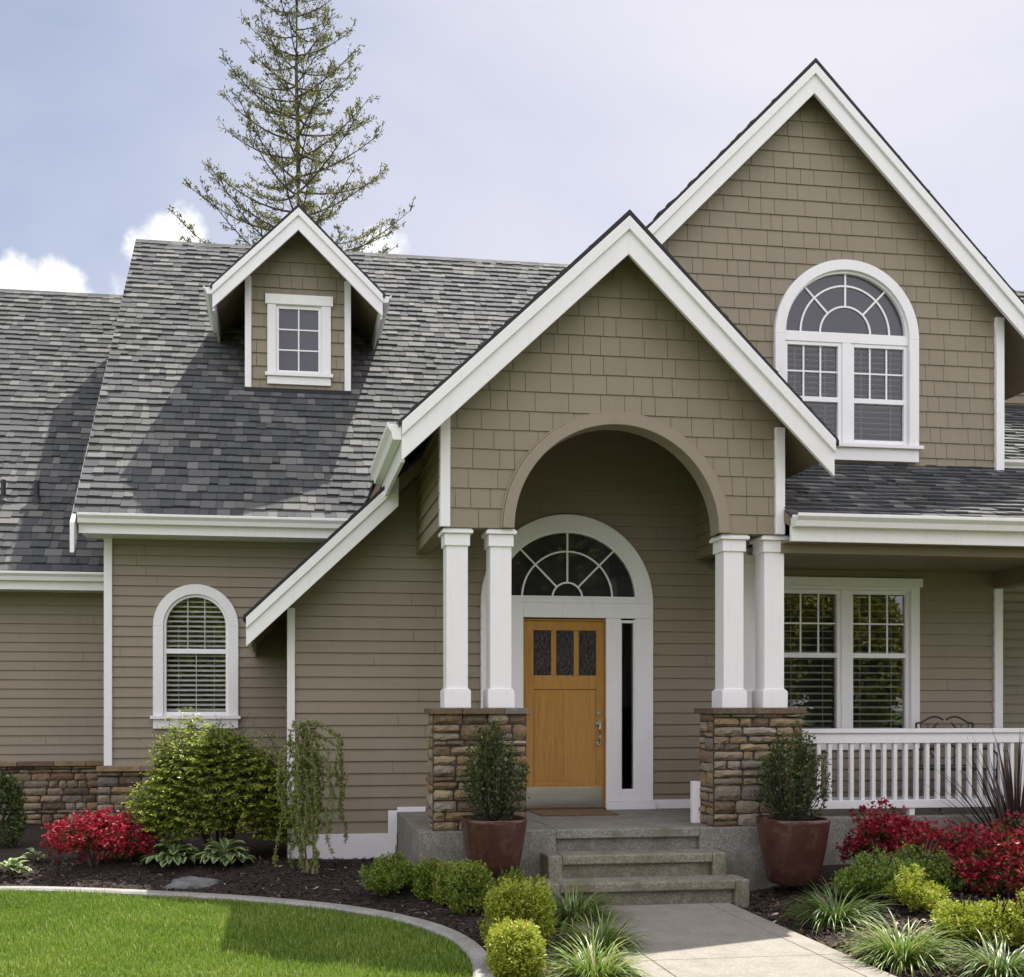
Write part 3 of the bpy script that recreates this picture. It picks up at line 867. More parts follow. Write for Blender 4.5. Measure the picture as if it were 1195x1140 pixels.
# ---- stone piers and columns of the porch
def pier(x0, x1, y0, y1, seed, cap=True):
    mb, bk = MB(), MB()
    z0, z1 = FLOOR, 1.63
    stones(mb, bk, front(y0), x0-.028, x1+.028, z0, z1, seed, 0.044)
    stones(mb, bk, leftface(x0), y0, y1, z0, z1, seed+1, 0.035)
    rf = lambda s, t, d: (x1 + d, s, t)
    stones(mb, bk, rf, y0, y1, z0, z1, seed+2, 0.035)
    bk.box(x0+.002, x1-.002, y0+.002, y1, z0, z1)
    o = part('stone_pier', mb, 'stone')
    part('mortar', bk, 'mortar', o)
    mb = MB(); r = random.Random(seed); x = x0-.05
    while x < x1+.05-.01:
        L = r.uniform(0.22, 0.42)
        if x + L > x1-.1: L = x1+.05-x
        mb.box(x+.002, x+L-.002, y0-.06-r.random()*.008, y1+.06, 1.625, 1.68+r.random()*.004, r.choice((0.02, 0.06, 0.12, 0.46, 0.5))); x += L
    part('pier_cap', mb, 'stone', o, bevel=0.008)
    return o
pier(1.355, 2.155, 9.10, 9.48, 71)
pier(3.985, 4.805, 9.10, 9.44, 74)
pier(4.48, 4.86, 9.80, 10.1, 77)
def column(x, y):
    s = 0.098
    o = part('column', MB().box(x-s, x+s, y-s, y+s, 1.68, AR_Z-.001), 'white_trim', bevel=0.005)
    mb = MB().box(x-.122, x+.122, y-.122, y+.122, 1.681, 1.84); mb.prism([(x-.122, 1.841), (x+.122, 1.841), (x+.1, 1.86), (x-.1, 1.86)], y-.11, y+.11)
    part('column_base', mb, 'white_trim', o, bevel=0.005)
    mb = MB().box(x-.115, x+.115, y-.115, y+.115, AR_Z-.16, AR_Z-.05); mb.box(x-.14, x+.14, y-.14, y+.14, AR_Z-.05, AR_Z-.018); mb.box(x-.128, x+.128, y-.128, y+.128, AR_Z-.018, AR_Z-.003)
    part('column_capital', mb, 'white_trim', o, bevel=0.005)
for u in (531.5, 582): column(WX(u, 9.25), 9.25)
for u in (851, 898): column(WX(u, 9.25), 9.25)
column(WX(872, 9.95), 9.95)
part('end_board', MB().box(3.885, 3.965, 9.40, 9.46, FLOOR, 0.98), 'white_trim', bevel=0.004)

# ---- windows
def muntins_fan(mb, cx, cz, Rr, r_in, r_mid, angs, y, t=0.011):
    mb.ring(cx, cz, r_in-t, r_in+t, y-.012, y, n=24)
    if r_mid: mb.ring(cx, cz, r_mid-t, r_mid+t, y-.012, y, n=36)
    for a in angs:
        c, s = math.cos(R(a)), math.sin(R(a))
        px, pz = -s*t, c*t
        p = [(cx+c*r_in+px, cz+s*r_in+pz), (cx+c*Rr+px, cz+s*Rr+pz), (cx+c*Rr-px, cz+s*Rr-pz), (cx+c*r_in-px, cz+s*r_in-pz)]
        mb.prism(p, y-.013, y+.001)
def pane_arch(cx, cz, r, z0, y, n=32):
    pts = [(cx-r, z0)] if z0 < cz-1e-6 else []
    if z0 < cz-1e-6: pts = [(cx-r, z0), (cx+r, z0)]
    pts += [(cx + r*math.cos(math.pi*i/n), cz + r*math.sin(math.pi*i/n)) for i in range(n+1)]
    mb = MB(); mb.add([(p[0], y, p[1]) for p in pts], [tuple(range(len(pts)))])
    return mb
def pane_rect(x0, x1, z0, z1, y): return MB().add([(x0, y, z0), (x1, y, z0), (x1, y, z1), (x0, y, z1)], [(0, 1, 2, 3)])
def blinds(mb, x0, x1, z0, z1, y, pitch=0.05, w=0.048, ang=28, arch=None):
    z = z0 + pitch*.4
    a = R(ang)
    while z < z1:
        xa, xb = x0, x1
        if arch and z > arch[1]:
            hw = math.sqrt(max(arch[2]**2 - (z-arch[1])**2, 0))
            xa, xb = max(x0, arch[0]-hw), min(x1, arch[0]+hw)
        if xb - xa > 0.05:
            dy_, dz_ = math.cos(a)*w/2, math.sin(a)*w/2
            mb.extr([(xa, y-dy_, z-dz_), (xa, y+dy_, z+dz_), (xa, y+dy_+.001, z+dz_+.003), (xa, y-dy_+.001, z-dz_+.003)], (xb-xa, 0, 0))
        z += pitch
    for f in (0.2, 0.8):
        xx = x0 + (x1-x0)*f
        mb.box(xx-.002, xx+.002, y-.026, y-.024, z0, z1 if not arch else arch[1])
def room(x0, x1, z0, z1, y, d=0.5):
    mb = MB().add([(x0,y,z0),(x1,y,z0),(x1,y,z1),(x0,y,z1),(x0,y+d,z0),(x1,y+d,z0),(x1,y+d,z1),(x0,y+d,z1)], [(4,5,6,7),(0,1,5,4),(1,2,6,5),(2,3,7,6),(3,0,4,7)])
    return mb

# arched window on the left wall
cx, Y = AW_C, YM
t = 0.125
mb = MB().ring(cx, AW_SP, AW_R-t, AW_R, Y-.055, Y+.02, n=40)
mb.box(cx-AW_R, cx-AW_R+t, Y-.055, Y+.02, AW_SILL+.13, AW_SP); mb.box(cx+AW_R-t, cx+AW_R, Y-.055, Y+.02, AW_SILL+.13, AW_SP)
win = part('arched_window', mb, 'white_trim', bevel=0.004)
mb = MB().box(cx-AW_R-.03, cx+AW_R+.03, Y-.10, Y+.02, AW_SILL+.09, AW_SILL+.13); mb.box(cx-AW_R+.002, cx+AW_R-.002, Y-.058, Y+.02, AW_SILL-.03, AW_SILL+.089)
part('window_sill', mb, 'white_trim', win, bevel=0.004)
ri = AW_R - t; s = 0.034
zb = AW_SILL + .131
mb = MB().ring(cx, AW_SP, ri-s, ri-.001, Y-.02, Y+.05, n=36)
for sg in (-1, 1): mb.box(cx+sg*ri-(.001 if sg > 0 else -.001), cx+sg*(ri-s), Y-.02, Y+.05, zb, AW_SP) if sg < 0 else mb.box(cx+ri-s, cx+ri-.001, Y-.02, Y+.05, zb, AW_SP)
mb.box(cx-ri+s, cx+ri-s, Y-.02, Y+.05, zb, zb+.05); mb.box(cx-ri+s, cx+ri-s, Y-.022, Y+.05, 2.36, 2.42)
part('sash', mb, 'white_vinyl', win, bevel=0.003)
part('pane', pane_arch(cx, AW_SP, ri-s+.002, zb+.05, Y+.012), 'window_glass', win)
mb = MB(); blinds(mb, cx-ri+s, cx+ri-s, zb+.05, AW_SP+ri-s, Y+.075, 0.062, 0.054, 27, (cx, AW_SP, ri-s)); part('blind', mb, 'blind', win)
mb = MB()
for fx in (-0.105, 0.105): mb.box(cx+fx-.006, cx+fx+.006, Y+.016, Y+.022, 2.42, AW_SP+math.sqrt((ri-s)**2-fx*fx))
mb.box(cx-.005, cx+.005, Y+.016, Y+.022, zb+.05, 2.36)
part('muntin', mb, 'blind', win)
part('recess', room(cx-ri, cx+ri, zb, AW_SP+ri, Y+.101), 'room', win)

# large arched window upstairs
cx, Y = UW_C, YD-.02
t = 0.115
mb = MB().ring(cx, UW_SP, UW_R-t, UW_R, Y-.06, Y+.03, n=56)
mb.box(cx-UW_R, cx-UW_R+t, Y-.06, Y+.03, UW_SILL+.1, UW_SP); mb.box(cx+UW_R-t, cx+UW_R, Y-.06, Y+.03, UW_SILL+.1, UW_SP)
win = part('arched_window', mb, 'white_trim', bevel=0.004)
mb = MB().box(cx-UW_R-.03, cx+UW_R+.03, Y-.105, Y+.03, UW_SILL+.06, UW_SILL+.1); mb.box(cx-UW_R+.004, cx+UW_R-.004, Y-.063, Y+.03, UW_SILL-.08, UW_SILL+.059)
part('window_sill', mb, 'white_trim', win, bevel=0.004)
ri = UW_R - t
zb, zt, zm = UW_SILL+.101, UW_SP-.03, 5.09
s = 0.045
mb = MB().ring(cx, UW_SP+.05, ri-.03, ri-.001, Y-.025, Y+.05, n=48, ez=(ri-.05)/ri)
mb.box(cx-ri+.001, cx+ri-.001, Y-.03, Y+.05, UW_SP-.065, UW_SP+.045)
mb.box(cx-.05, cx+.05, Y-.03, Y+.05, zb, UW_SP-.066)
for (xa, xb) in ((cx-ri+.001, cx-.051), (cx+.051, cx+ri-.001)):
    mb.box(xa, xa+s, Y-.02, Y+.05, zb, UW_SP-.066); mb.box(xb-s, xb, Y-.02, Y+.05, zb, UW_SP-.066)
    mb.box(xa+s, xb-s, Y-.02, Y+.05, zb, zb+.06); mb.box(xa+s, xb-s, Y-.02, Y+.05, UW_SP-.105, UW_SP-.066); mb.box(xa+s, xb-s, Y-.022, Y+.05, zm, zm+.055)
part('sash', mb, 'white_vinyl', win, bevel=0.003)
part('pane', pane_arch(cx, UW_SP+.046, ri-.02, UW_SP+.046, Y+.012), 'upper_glass', win)
mb = MB().box(cx-ri, cx+ri, Y+.10, Y+.115, UW_SP, UW_SP+ri); part('shade', mb, 'shade', win)
for (xa, xb) in ((cx-ri+s, cx-.051-s), (cx+.051+s, cx+ri-s)):
    part('pane', pane_rect(xa, xb, zb+.06, UW_SP-.105, Y+.012), 'upper_glass', win)
mb = MB()
muntins_fan(mb, cx, UW_SP+.05, ri-.06, 0.30, 0.53, (46, 90, 134), Y+.010, 0.010)
for (xa, xb) in ((cx-ri+s, cx-.051-s), (cx+.051+s, cx+ri-s)):
    for f in (1/3, 2/3): mb.box(xa+(xb-xa)*f-.009, xa+(xb-xa)*f+.009, Y-.001, Y+.010, zm+.055, UW_SP-.105)
    mb.box(xa, xb, Y-.0015, Y+.0105, (zm+.055+UW_SP-.105)/2-.009, (zm+.055+UW_SP-.105)/2+.009)
part('muntin', mb, 'white_vinyl', win)
mb = MB()
for (xa, xb) in ((cx-ri+s, cx-.051-s), (cx+.051+s, cx+ri-s)): blinds(mb, xa, xb, zb+.06, UW_SP-.1, Y+.07, 0.062, 0.05, 2)
part('blind', mb, 'blind', win)
part('recess', room(cx-ri, cx+ri, zb, UW_SP+ri, Y+.121), 'room', win)

# double window behind the porch railing
cx, Y, hw, z0, z1 = LW_C, YD, LW_H, LW_Z0, LW_Z1
t = 0.105
mb = MB().box(cx-hw-.03, cx+hw+.03, Y-.07, Y+.03, z1-.02, z1+.075)
mb.box(cx-hw, cx-hw+t, Y-.055, Y+.03, z0+.1, z1-.021); mb.box(cx+hw-t, cx+hw, Y-.055, Y+.03, z0+.1, z1-.021); mb.box(cx-hw+t, cx+hw-t, Y-.055, Y+.03, z1-.06, z1-.021)
win = part('porch_window', mb, 'white_trim', bevel=0.004)
mb = MB().box(cx-hw-.03, cx+hw+.03, Y-.10, Y+.03, z0+.055, z0+.1); mb.box(cx-hw, cx+hw, Y-.055, Y+.03, z0-.05, z0+.054)
part('window_sill', mb, 'white_trim', win, bevel=0.004)
a0, a1, zt = cx-hw+t, cx+hw-t, z1-.061
zm = 2.24
mb = MB().box(cx-.05, cx+.05, Y-.03, Y+.05, z0+.1, zt); pn = []
for (xa, xb) in ((a0, cx-.051), (cx+.051, a1)):
    mb.box(xa, xa+.045, Y-.02, Y+.05, z0+.101, zt); mb.box(xb-.045, xb, Y-.02, Y+.05, z0+.101, zt)
    mb.box(xa+.045, xb-.045, Y-.02, Y+.05, z0+.101, z0+.16); mb.box(xa+.045, xb-.045, Y-.02, Y+.05, zt-.045, zt); mb.box(xa+.045, xb-.045, Y-.022, Y+.05, zm, zm+.055)
    pn.append((xa+.045, xb-.045))
part('sash', mb, 'white_vinyl', win, bevel=0.003)
mu, bl = MB(), MB()
for (xa, xb) in pn:
    part('pane', pane_rect(xa, xb, z0+.16, zt-.045, Y+.012), 'window_glass', win)
    for f in (1/3, 2/3): mu.box(xa+(xb-xa)*f-.008, xa+(xb-xa)*f+.008, Y-.001, Y+.010, zm+.055, zt-.045)
    mu.box(xa, xb, Y-.0015, Y+.0105, (zm+.055+zt-.045)/2-.008, (zm+.055+zt-.045)/2+.008)
    blinds(bl, xa, xb, z0+.16, zt-.045, Y+.085, 0.078, 0.062, 16)
part('muntin', mu, 'white_vinyl', win); part('blind', bl, 'blind', win)
part('recess', room(a0, a1, z0+.1, zt, Y+.121), 'room', win)

# ---- front door, its arched surround, fanlight and sidelight
cx, Y = ES_C, YD
DX0, DX1, DZ1 = 2.563, 3.448, FLOOR+2.04
y0, y1 = Y-.06, Y+.03
rg = 0.765                      # fanlight radius
zs = 2.865                      # foot of the fanlight
mb = MB().ring(cx, ES_SP, rg+.02, ES_R, y0, y1, n=56, a0=math.asin(min(1, (zs-.14-ES_SP)/ES_R)) if zs-.14 > ES_SP else 0.0)
o = None
mb.ring(cx, zs, rg-.012, rg+.03, y0+.012, y1, n=48, ez=0.93)
mb.box(cx-ES_R, DX0-.015, y0, y1, FLOOR, ES_SP)                     # left jamb panel
mb.box(DX0-.014, cx+ES_R, y0, y1, DZ1+.03, ES_SP-.0005); mb.box(cx-rg-.018, cx+rg+.018, y0+.001, y1, ES_SP, zs-.005)                # header
SX0, SX1, SZ0, SZ1 = 3.628, 3.79, FLOOR+.205, 2.63
mb.box(DX1+.015, SX0, y0, y1, FLOOR+.09, DZ1+.029); mb.box(SX1, cx+ES_R, y0, y1, FLOOR+.09, DZ1+.029)
mb.box(SX0+.0005, SX1-.0005, y0+.003, y1, FLOOR+.09, SZ0)
mb.box(DX1+.012, cx+ES_R+.02, y0-.02, y1, FLOOR+.001, FLOOR+.088)
sur = part('door_surround', mb, 'white_trim', bevel=0.004)
mb = MB()
for (xa, xb, za, zb_) in ((SX0+.001, SX0+.014, SZ0, SZ1), (SX1-.014, SX1-.001, SZ0, SZ1), (SX0+.014, SX1-.014, SZ0, SZ0+.014), (SX0+.014, SX1-.014, SZ1-.03, SZ1)):
    mb.box(xa, xb, y0+.015, y1, za, zb_)
part('sidelight_frame', mb, 'white_vinyl', sur, bevel=0.002)
part('sidelight_pane', pane_rect(SX0, SX1, SZ0, SZ1, Y-.015), 'dark_glass', sur)
mb = MB().ring(cx, zs, 0.0, rg-.01, Y-.012, Y-.010, n=48, ez=0.93); part('fanlight_backing', MB().box(cx-rg, cx+rg, Y+.02, Y+.028, zs+.02, zs+rg*.93), 'fan_grey', sur); part('fanlight_pane', pane_arch(cx, zs, rg-.005, zs, Y-.012), 'dark_glass', sur)  # grey sheet added behind the glass so the fanlight reads smoky grey
mb = MB(); muntins_fan(mb, cx, zs, rg-.02, 0.165, 0.50, (45, 90, 135), Y-.018, 0.0095); mb.box(cx-rg, cx+rg, Y-.034, Y, zs-.004, zs+.02)
part('fanlight_muntin', mb, 'white_vinyl', sur)
part('recess', room(cx-ES_R+.06, cx+ES_R-.06, FLOOR, ES_SP+ES_R-.06, Y+.101, 0.6), 'room', sur)

dy0, dy1 = Y-.02, Y+.025
gz0, gz1 = FLOOR+1.45, FLOOR+1.935
gw = 0.196
gx = [DX0+.105, DX0+.105+gw+.055, DX0+.105+2*(gw+.055)]
rx = DX1 - .105
mb = MB()
DZ0 = FLOOR+.02
mb.box(DX0, gx[0], dy0, dy1, DZ0, DZ1, .35); mb.box(gx[2]+gw, DX1, dy0, dy1, DZ0, DZ1, .3)     # stiles
mb.box(gx[0], gx[2]+gw, dy0, dy1, gz1, DZ1, .5); mb.box(gx[0], gx[2]+gw, dy0, dy1, FLOOR+1.30, gz0, .6)   # rails
mb.box(gx[0], gx[2]+gw, dy0, dy1, DZ0, FLOOR+.30, .5)
mb.box(gx[0]+gw, gx[1], dy0, dy1, gz0, gz1, .4); mb.box(gx[1]+gw, gx[2], dy0, dy1, gz0, gz1, .4)
xm = (DX0+DX1)/2
mb.box(gx[0], xm, dy0+.014, dy1-.005, FLOOR+.30, FLOOR+1.30, .25); mb.box(xm, gx[2]+gw, dy0+.0145, dy1-.005, FLOOR+.30, FLOOR+1.30, .75)
door = part('front_door', mb, 'door', bevel=0.005)
mb = MB().box(DX0-.014, DX0-.001, Y-.045, Y+.03, FLOOR, DZ1+.014, .3); mb.box(DX1+.001, DX1+.011, Y-.045, Y+.03, FLOOR, DZ1+.014, .3); mb.box(DX0-.001, DX1+.001, Y-.045, Y+.03, DZ1+.001, DZ1+.0145, .3)
part('door_frame', mb, 'door', door)
mb = MB()
for x in gx: mb.add([(x, dy0+.012, gz0), (x+gw, dy0+.012, gz0), (x+gw, dy0+.012, gz1), (x, dy0+.012, gz1)], [(0,1,2,3)])
part('door_glass', mb, 'rain_glass', door)
part('kick_plate', MB().box(DX0+.02, DX1-.015, dy0-.006, dy0-.001, FLOOR+.03, FLOOR+.245), 'steel', door, bevel=0.001)
hx = DX1 - .062
mb = MB()
for z, r in ((FLOOR+1.045, .03), (FLOOR+0.93, .034), (FLOOR+0.72, .03)):
    mb.tube([(hx, dy0-.001, z), (hx, dy0-.018, z)], [r, r*.85], 16)
mb.tube([(hx, dy0-.018, FLOOR+.93), (hx, dy0-.055, FLOOR+.925), (hx, dy0-.062, FLOOR+.87), (hx, dy0-.06, FLOOR+.78), (hx, dy0-.045, FLOOR+.73), (hx, dy0-.018, FLOOR+.72)], [.011, .012, .013, .012, .010, .009], 10)
mb.box(hx-.013, hx+.013, dy0-.055, dy0-.018, FLOOR+.955, FLOOR+.963)
part('handle_set', mb, 'steel', door, smooth=False)
part('threshold', MB().box(DX0-.014, DX1+.011, Y-.075, Y+.03, FLOOR+.001, FLOOR+.02), 'iron', door)

# ---- dormer
DO_X, DO_Z, DO_S, DO_Y = 0.215, 8.60, 0.975, 14.75
dz_base = ME_Z + L_PITCH*(DO_Y-ME_Y)
dl, dr = -0.515, 0.951
mb = MB()
pls = [(-DO_S, 1, DO_Z-DO_S*DO_X-.10), (DO_S, 1, DO_Z+DO_S*DO_X-.10)]
hole_d = (DO_X-.02-.30, DO_X-.02+.34, const(6.36), const(7.45))
W0, W1, WZ0, WZ1 = WX(325, DO_Y)-.035, WX(372, DO_Y)+.035, WZ(436, 348, DO_Y)-.03, WZ(358, 348, DO_Y)+.03
hole_d = (W0-.03, W1+.03, const(WZ0-.03), const(WZ1+.03))
clad(mb, front(DO_Y), dl, dr, dz_base-.02, 8.5, 0.186, shake_w, planes=pls, holes=[hole_d], rng=random.Random(17), gap=0.008, jit=0.004)
clad(mb, front(DO_Y+.1), dl, dr, dz_base-.05, 8.5, 6, None, planes=pls, holes=[hole_d], tb=0.101, tt=0.101)
wz = DO_Z - DO_S*(DO_X-dl) - .10
for xx in (dl, dr-.1):
    mb.extr([(xx, DO_Y+.1, dz_base-.1), (xx, DO_Y+.1, wz), (xx, DO_Y+2.2, wz), (xx, DO_Y+2.2, dz_base+2.1)], (0.1, 0, 0))
dorm = part('dormer', mb, 'shake')
DXL, DXR = DO_X-1.17, DO_X+1.17
mb = MB()
def dz(x): return DO_Z - DO_S*abs(x-DO_X)
for sg, xe in ((-1, DXL), (1, DXR)):
    mb.prism([(DO_X, DO_Z), (DO_X, DO_Z-.13), (xe, dz(xe)-.13), (xe, dz(xe))], 14.36, 17.2)
part('dormer_roof', mb, 'soffit', dorm)
mb = MB()
td = 1.19*math.sqrt(1+DO_S**2)
shingles(mb, (DXL-.02, 14.31, dz(DXL)-.005), (0, 1, 0), (1, 0, DO_S), 2.9, td, 61)
shingles(mb, (DXR+.02, 14.31, dz(DXR)-.005), (0, 1, 0), (-1, 0, DO_S), 2.9, td, 62)
part('dormer_shingles', mb, 'roof', dorm)
mb = MB()
for xe in (DXL-.03, DXR+.03): mb.prism([(DO_X, DO_Z+.004), (DO_X, DO_Z+.045), (xe, dz(xe)+.018), (xe, dz(xe)-.025)], 14.30, 14.37)
part('drip_edge', mb, 'roof_edge', dorm)
rake_boards(DO_X, DO_Z-.005, DO_S, DO_S, DXL, DXR, 14.36, 0.30, parent=dorm)
for sg, xe in ((-1, DXL), (1, DXR)):
    mb = MB()
    gutter_x(mb, 14.32, 15.85, xe, dz(xe)-.005, sg, 0.11)
    mb.box(min(xe, xe-sg*.03), max(xe, xe-sg*.03), 14.37, 15.85, dz(xe)-.33, dz(xe)-.02)
    part('dormer_fascia', mb, 'white_trim', dorm, bevel=0.003)
mb = MB().box(dl-.015, dl+.075, DO_Y-.05, DO_Y+.05, dz_base-.03, wz-.01); part('corner_board', mb, 'white_trim', dorm, bevel=0.004); mb = MB().box(dr-.075, dr+.015, DO_Y-.05, DO_Y+.05, dz_base-.03, wz-.01)
part('corner_board', mb, 'white_trim', dorm, bevel=0.004)
mb = MB().box(dl-.02, dr+.02, DO_Y-.065, DO_Y+.02, dz_base-.09, dz_base+.03); part('flashing', mb, 'roof_edge', dorm)
tz1, tz0 = WZ(346, 348, DO_Y), WZ(450, 348, DO_Y)
ta, tb_ = WX(312, DO_Y), WX(386, DO_Y)
mb = MB().box(ta-.03, tb_+.03, DO_Y-.065, DO_Y+.02, tz1-.14, tz1); mb.box(ta, W0, DO_Y-.05, DO_Y+.02, tz0+.16, tz1-.141); mb.box(W1, tb_, DO_Y-.05, DO_Y+.02, tz0+.16, tz1-.141)
mb.box(ta-.03, tb_+.03, DO_Y-.085, DO_Y+.02, tz0+.11, tz0+.159); mb.box(ta, tb_, DO_Y-.05, DO_Y+.02, tz0, tz0+.109)
part('window_trim', mb, 'white_trim', dorm, bevel=0.004)
mb = MB(); a, b, c_, d_ = W0+.001, W1-.001, tz0+.16, tz1-.141
mb.box(a, a+.04, DO_Y-.02, DO_Y+.04, c_, d_); mb.box(b-.04, b, DO_Y-.02, DO_Y+.04, c_, d_); mb.box(a+.04, b-.04, DO_Y-.02, DO_Y+.04, c_, c_+.045); mb.box(a+.04, b-.04, DO_Y-.02, DO_Y+.04, d_-.05, d_)
xm = (a+b)/2
mb.box(xm-.01, xm+.01, DO_Y-.012, DO_Y+.02, c_+.045, d_-.05)
for f in (1/3, 2/3): mb.box(a+.04, b-.04, DO_Y-.013, DO_Y+.02, c_+.045+(d_-c_-.095)*f-.01, c_+.045+(d_-c_-.095)*f+.01)
part('sash', mb, 'white_vinyl', dorm, bevel=0.002)
part('pane', pane_rect(a+.03, b-.03, c_+.03, d_-.03, DO_Y+.004), 'upper_glass', dorm)
part('shade', MB().box(a, b, DO_Y+.07, DO_Y+.08, c_, d_), 'shade', dorm)

# ------------------------------------------------------------------ ground, lawn, walk, kerb
def struct(o): o['kind'] = 'structure'; return o
def stuff(o): o['kind'] = 'stuff'; return o
struct(MB().add([(-400, -400, -.12), (400, -400, -.12), (400, 800, -.12), (-400, 800, -.12)], [(0,1,2,3)]).build('ground', M['lawn']))
struct(MB().box(-60, 60, -9.0, -3.2, -.2, -.09).build('road', M['asphalt']))  # unseen street, added to cut the lawn's green bounce on the trim
struct(MB().box(-60, 60, -3.2, -1.6, -.2, -.02).build('pavement', M['walk_concrete'], bevel=0.01))  # unseen too, added with the asphalt against the green bounce
edge_px = [(0,1040),(60,1041),(130,1043.5),(200,1047),(260,1050.5),(320,1055),(380,1061),(430,1068.5),(470,1077),(503,1087),(528,1099),(544,1113),(552,1128),(552,1145),(546,1170),(535,1205),(520,1250)]
edge = [Vector(GP(u, v)[0][:2]) for u, v in edge_px]
edge = [Vector((-14, 10.15)), Vector((-9, 10.12)), Vector((-5, 9.98))] + edge
edge.append(edge[-1] + Vector((-0.25, -1.2))); edge.append(edge[-1] + Vector((-0.3, -4)))
# smooth the path
def chaikin(p):
    out = [p[0]]
    for a, b in zip(p[:-1], p[1:]): out += [a*.75 + b*.25, a*.25 + b*.75]
    return out + [p[-1]]
edge = chaikin(chaikin(edge))
lawn_poly = [(p.x, p.y) for p in edge] + [(-14, edge[-1].y)]
mb = MB(); mb.add([(x, y, -0.015) for x, y in lawn_poly], [tuple(range(len(lawn_poly)))])
struct(mb.build('lawn', M['lawn']))
mb = MB()
sec = [(0.0, -.10), (0.0, .012), (0.02, .03), (0.125, .03), (0.145, .012), (0.145, -.10)]
vs = []; fs = []
for i, p in enumerate(edge):
    d = (edge[min(i+1, len(edge)-1)] - edge[max(i-1, 0)]).normalized()
    nrm = Vector((-d.y, d.x))            # to the bed side
    for o_, z in sec: vs.append((p.x + nrm.x*o_, p.y + nrm.y*o_, z))
k = len(sec)
for i in range(len(edge)-1):
    for j in range(k-1): fs.append((i*k+j, (i+1)*k+j, (i+1)*k+j+1, i*k+j+1))
mb.add(vs, fs)
struct(mb.build('kerb', M['curb_concrete']))

WKL, WKR = 2.24, 3.82
mb = MB()
ys = [8.46, 6.60, 4.75, 2.9, 1.0, -1.59]
for a, b in zip(ys[:-1], ys[1:]):
    for x0, x1 in ((WKL, 2.44), (2.446, 3.625), (3.631, WKR)): mb.box(x0, x1, b+.003, a-.003, -.11, 0.0, random.Random(int(x0*100+a*7)).random())
struct(mb.build('walkway', M['walk_concrete'], bevel=0.006))

# porch slab and steps
porch = empty('front_porch', (3.1, 9.8, 0), 'grey pebbled concrete porch slab with three front steps and stone piers on it', 'porch')
def frustum(mb, x0, x1, y0, y1, z0, z1, t=.5): mb.box(x0, x1, y0, y1, z0, z1, t)
mb = MB()
mb.box(1.2, 2.45, 9.05, 10.76, -.1, FLOOR); mb.box(3.81, 4.88, 9.05, 10.76, -.1, FLOOR)
mb.box(2.4505, 3.8095, 9.05, 10.76, FLOOR-.085, FLOOR); mb.box(2.4505, 3.8095, 9.105, 10.7, -.1, FLOOR-.0855)
mb.box(4.8805, 12.5, 9.70, 10.76, -.1, FLOOR)
mb.build('slab', M['aggregate'], porch, bevel=0.012)
def step(x0, x1, yf, yb, top, ch):
    mb = MB()
    mb.box(x0, x0+ch, yf, yb, -.1, top); mb.box(x1-ch, x1, yf, yb, -.1, top)
    mb.box(x0+ch+.0005, x1-ch-.0005, yf, yb, top-.085, top); mb.box(x0+ch+.0005, x1-ch-.0005, yf+.055, yb, -.1, top-.0855)
    return mb.build('step', M['step_concrete'], porch, bevel=0.014)
step(2.30, 3.94, 8.76, 9.049, .387, .13)
step(2.20, 4.02, 8.47, 8.7595, .193, .13)

# railing
rail = empty('porch_railing', (7.0, 9.8, FLOOR), 'white porch railing with square balusters in front of the double window', 'railing')
RY = 9.82
X0, X1 = 4.83, 10.5
zt = 1.47
mb = MB().box(X0, X1, RY-.06, RY+.06, zt-.045, zt); mb.box(X0, X1, RY-.035, RY+.035, zt-.15, zt-.0455); mb.build('top_rail', M['white_trim'], rail, bevel=0.005)
mb = MB().box(X0, X1, RY-.045, RY+.045, .655, .74); mb.build('bottom_rail', M['white_trim'], rail, bevel=0.006)
x = X0 + .085
bal0 = None
while x < X1:
    if bal0 is None:
        bal0 = MB().box(x-.02, x+.02, RY-.02, RY+.02, .7405, zt-.1505).build('baluster', M['white_trim'], rail, bevel=0.003); bx = x
    else:
        b = bal0.copy(); COL.objects.link(b); b.parent = rail; b.location = bal0.location + Vector((x - bx, 0, 0))
    x += 0.119
for x in (6.4, 8.3): MB().box(x-.03, x+.03, RY-.03, RY+.03, FLOOR, .6545).build('foot_block', M['white_trim'], rail, bevel=0.003)

# door mat
mb = MB().box(2.60, 3.42, 10.18, 10.70, FLOOR+.001, FLOOR+.016)
tag(mb.build('door_mat', M['coir'], bevel=0.004), 'brown woven door mat lying before the wooden front door', 'door mat')

# iron bench on the porch
bx_, by_ = WX(1116, 10.35), 10.35
bench = empty('porch_bench', (bx_, by_, FLOOR), 'dark iron bench with scrolled back behind the white porch railing', 'bench')
hw = 0.34; zb0 = FLOOR
mb = MB()
for sg in (-1, 1):
    pts = []
    for i in range(15):
        t = i/14
        pts.append((bx_ + sg*(0.02 + (hw-.02)*t), by_+.2, zb0+0.97 + .055*math.sin(math.pi*min(1, t*1.25))*(1-t*.4) - .04*t))
    mb.tube(pts, .011, 8)
    mb.tube([(bx_+sg*hw, by_+.2, zb0+.93), (bx_+sg*hw, by_+.2, zb0+.42), (bx_+sg*hw, by_+.24, zb0)], .013, 8)
    pts = [(bx_ + sg*(.05 + .12*math.sin(t/16*2*math.pi)**2 * 1.0 + .03*t/16), by_+.2, zb0+.50+.44*t/16) for t in range(17)]
    mb.tube(pts, .008, 6)
    for q in range(1, 4): mb.tube([(bx_+sg*hw*q/4+.03*sg, by_+.2, zb0+.46), (bx_+sg*hw*q/4+.03*sg, by_+.2, zb0+.92)], .006, 6)
mb.tube([(bx_-hw, by_+.2, zb0+.46), (bx_+hw, by_+.2, zb0+.46)], .010, 8)
mb.build('backrest', M['iron'], bench)
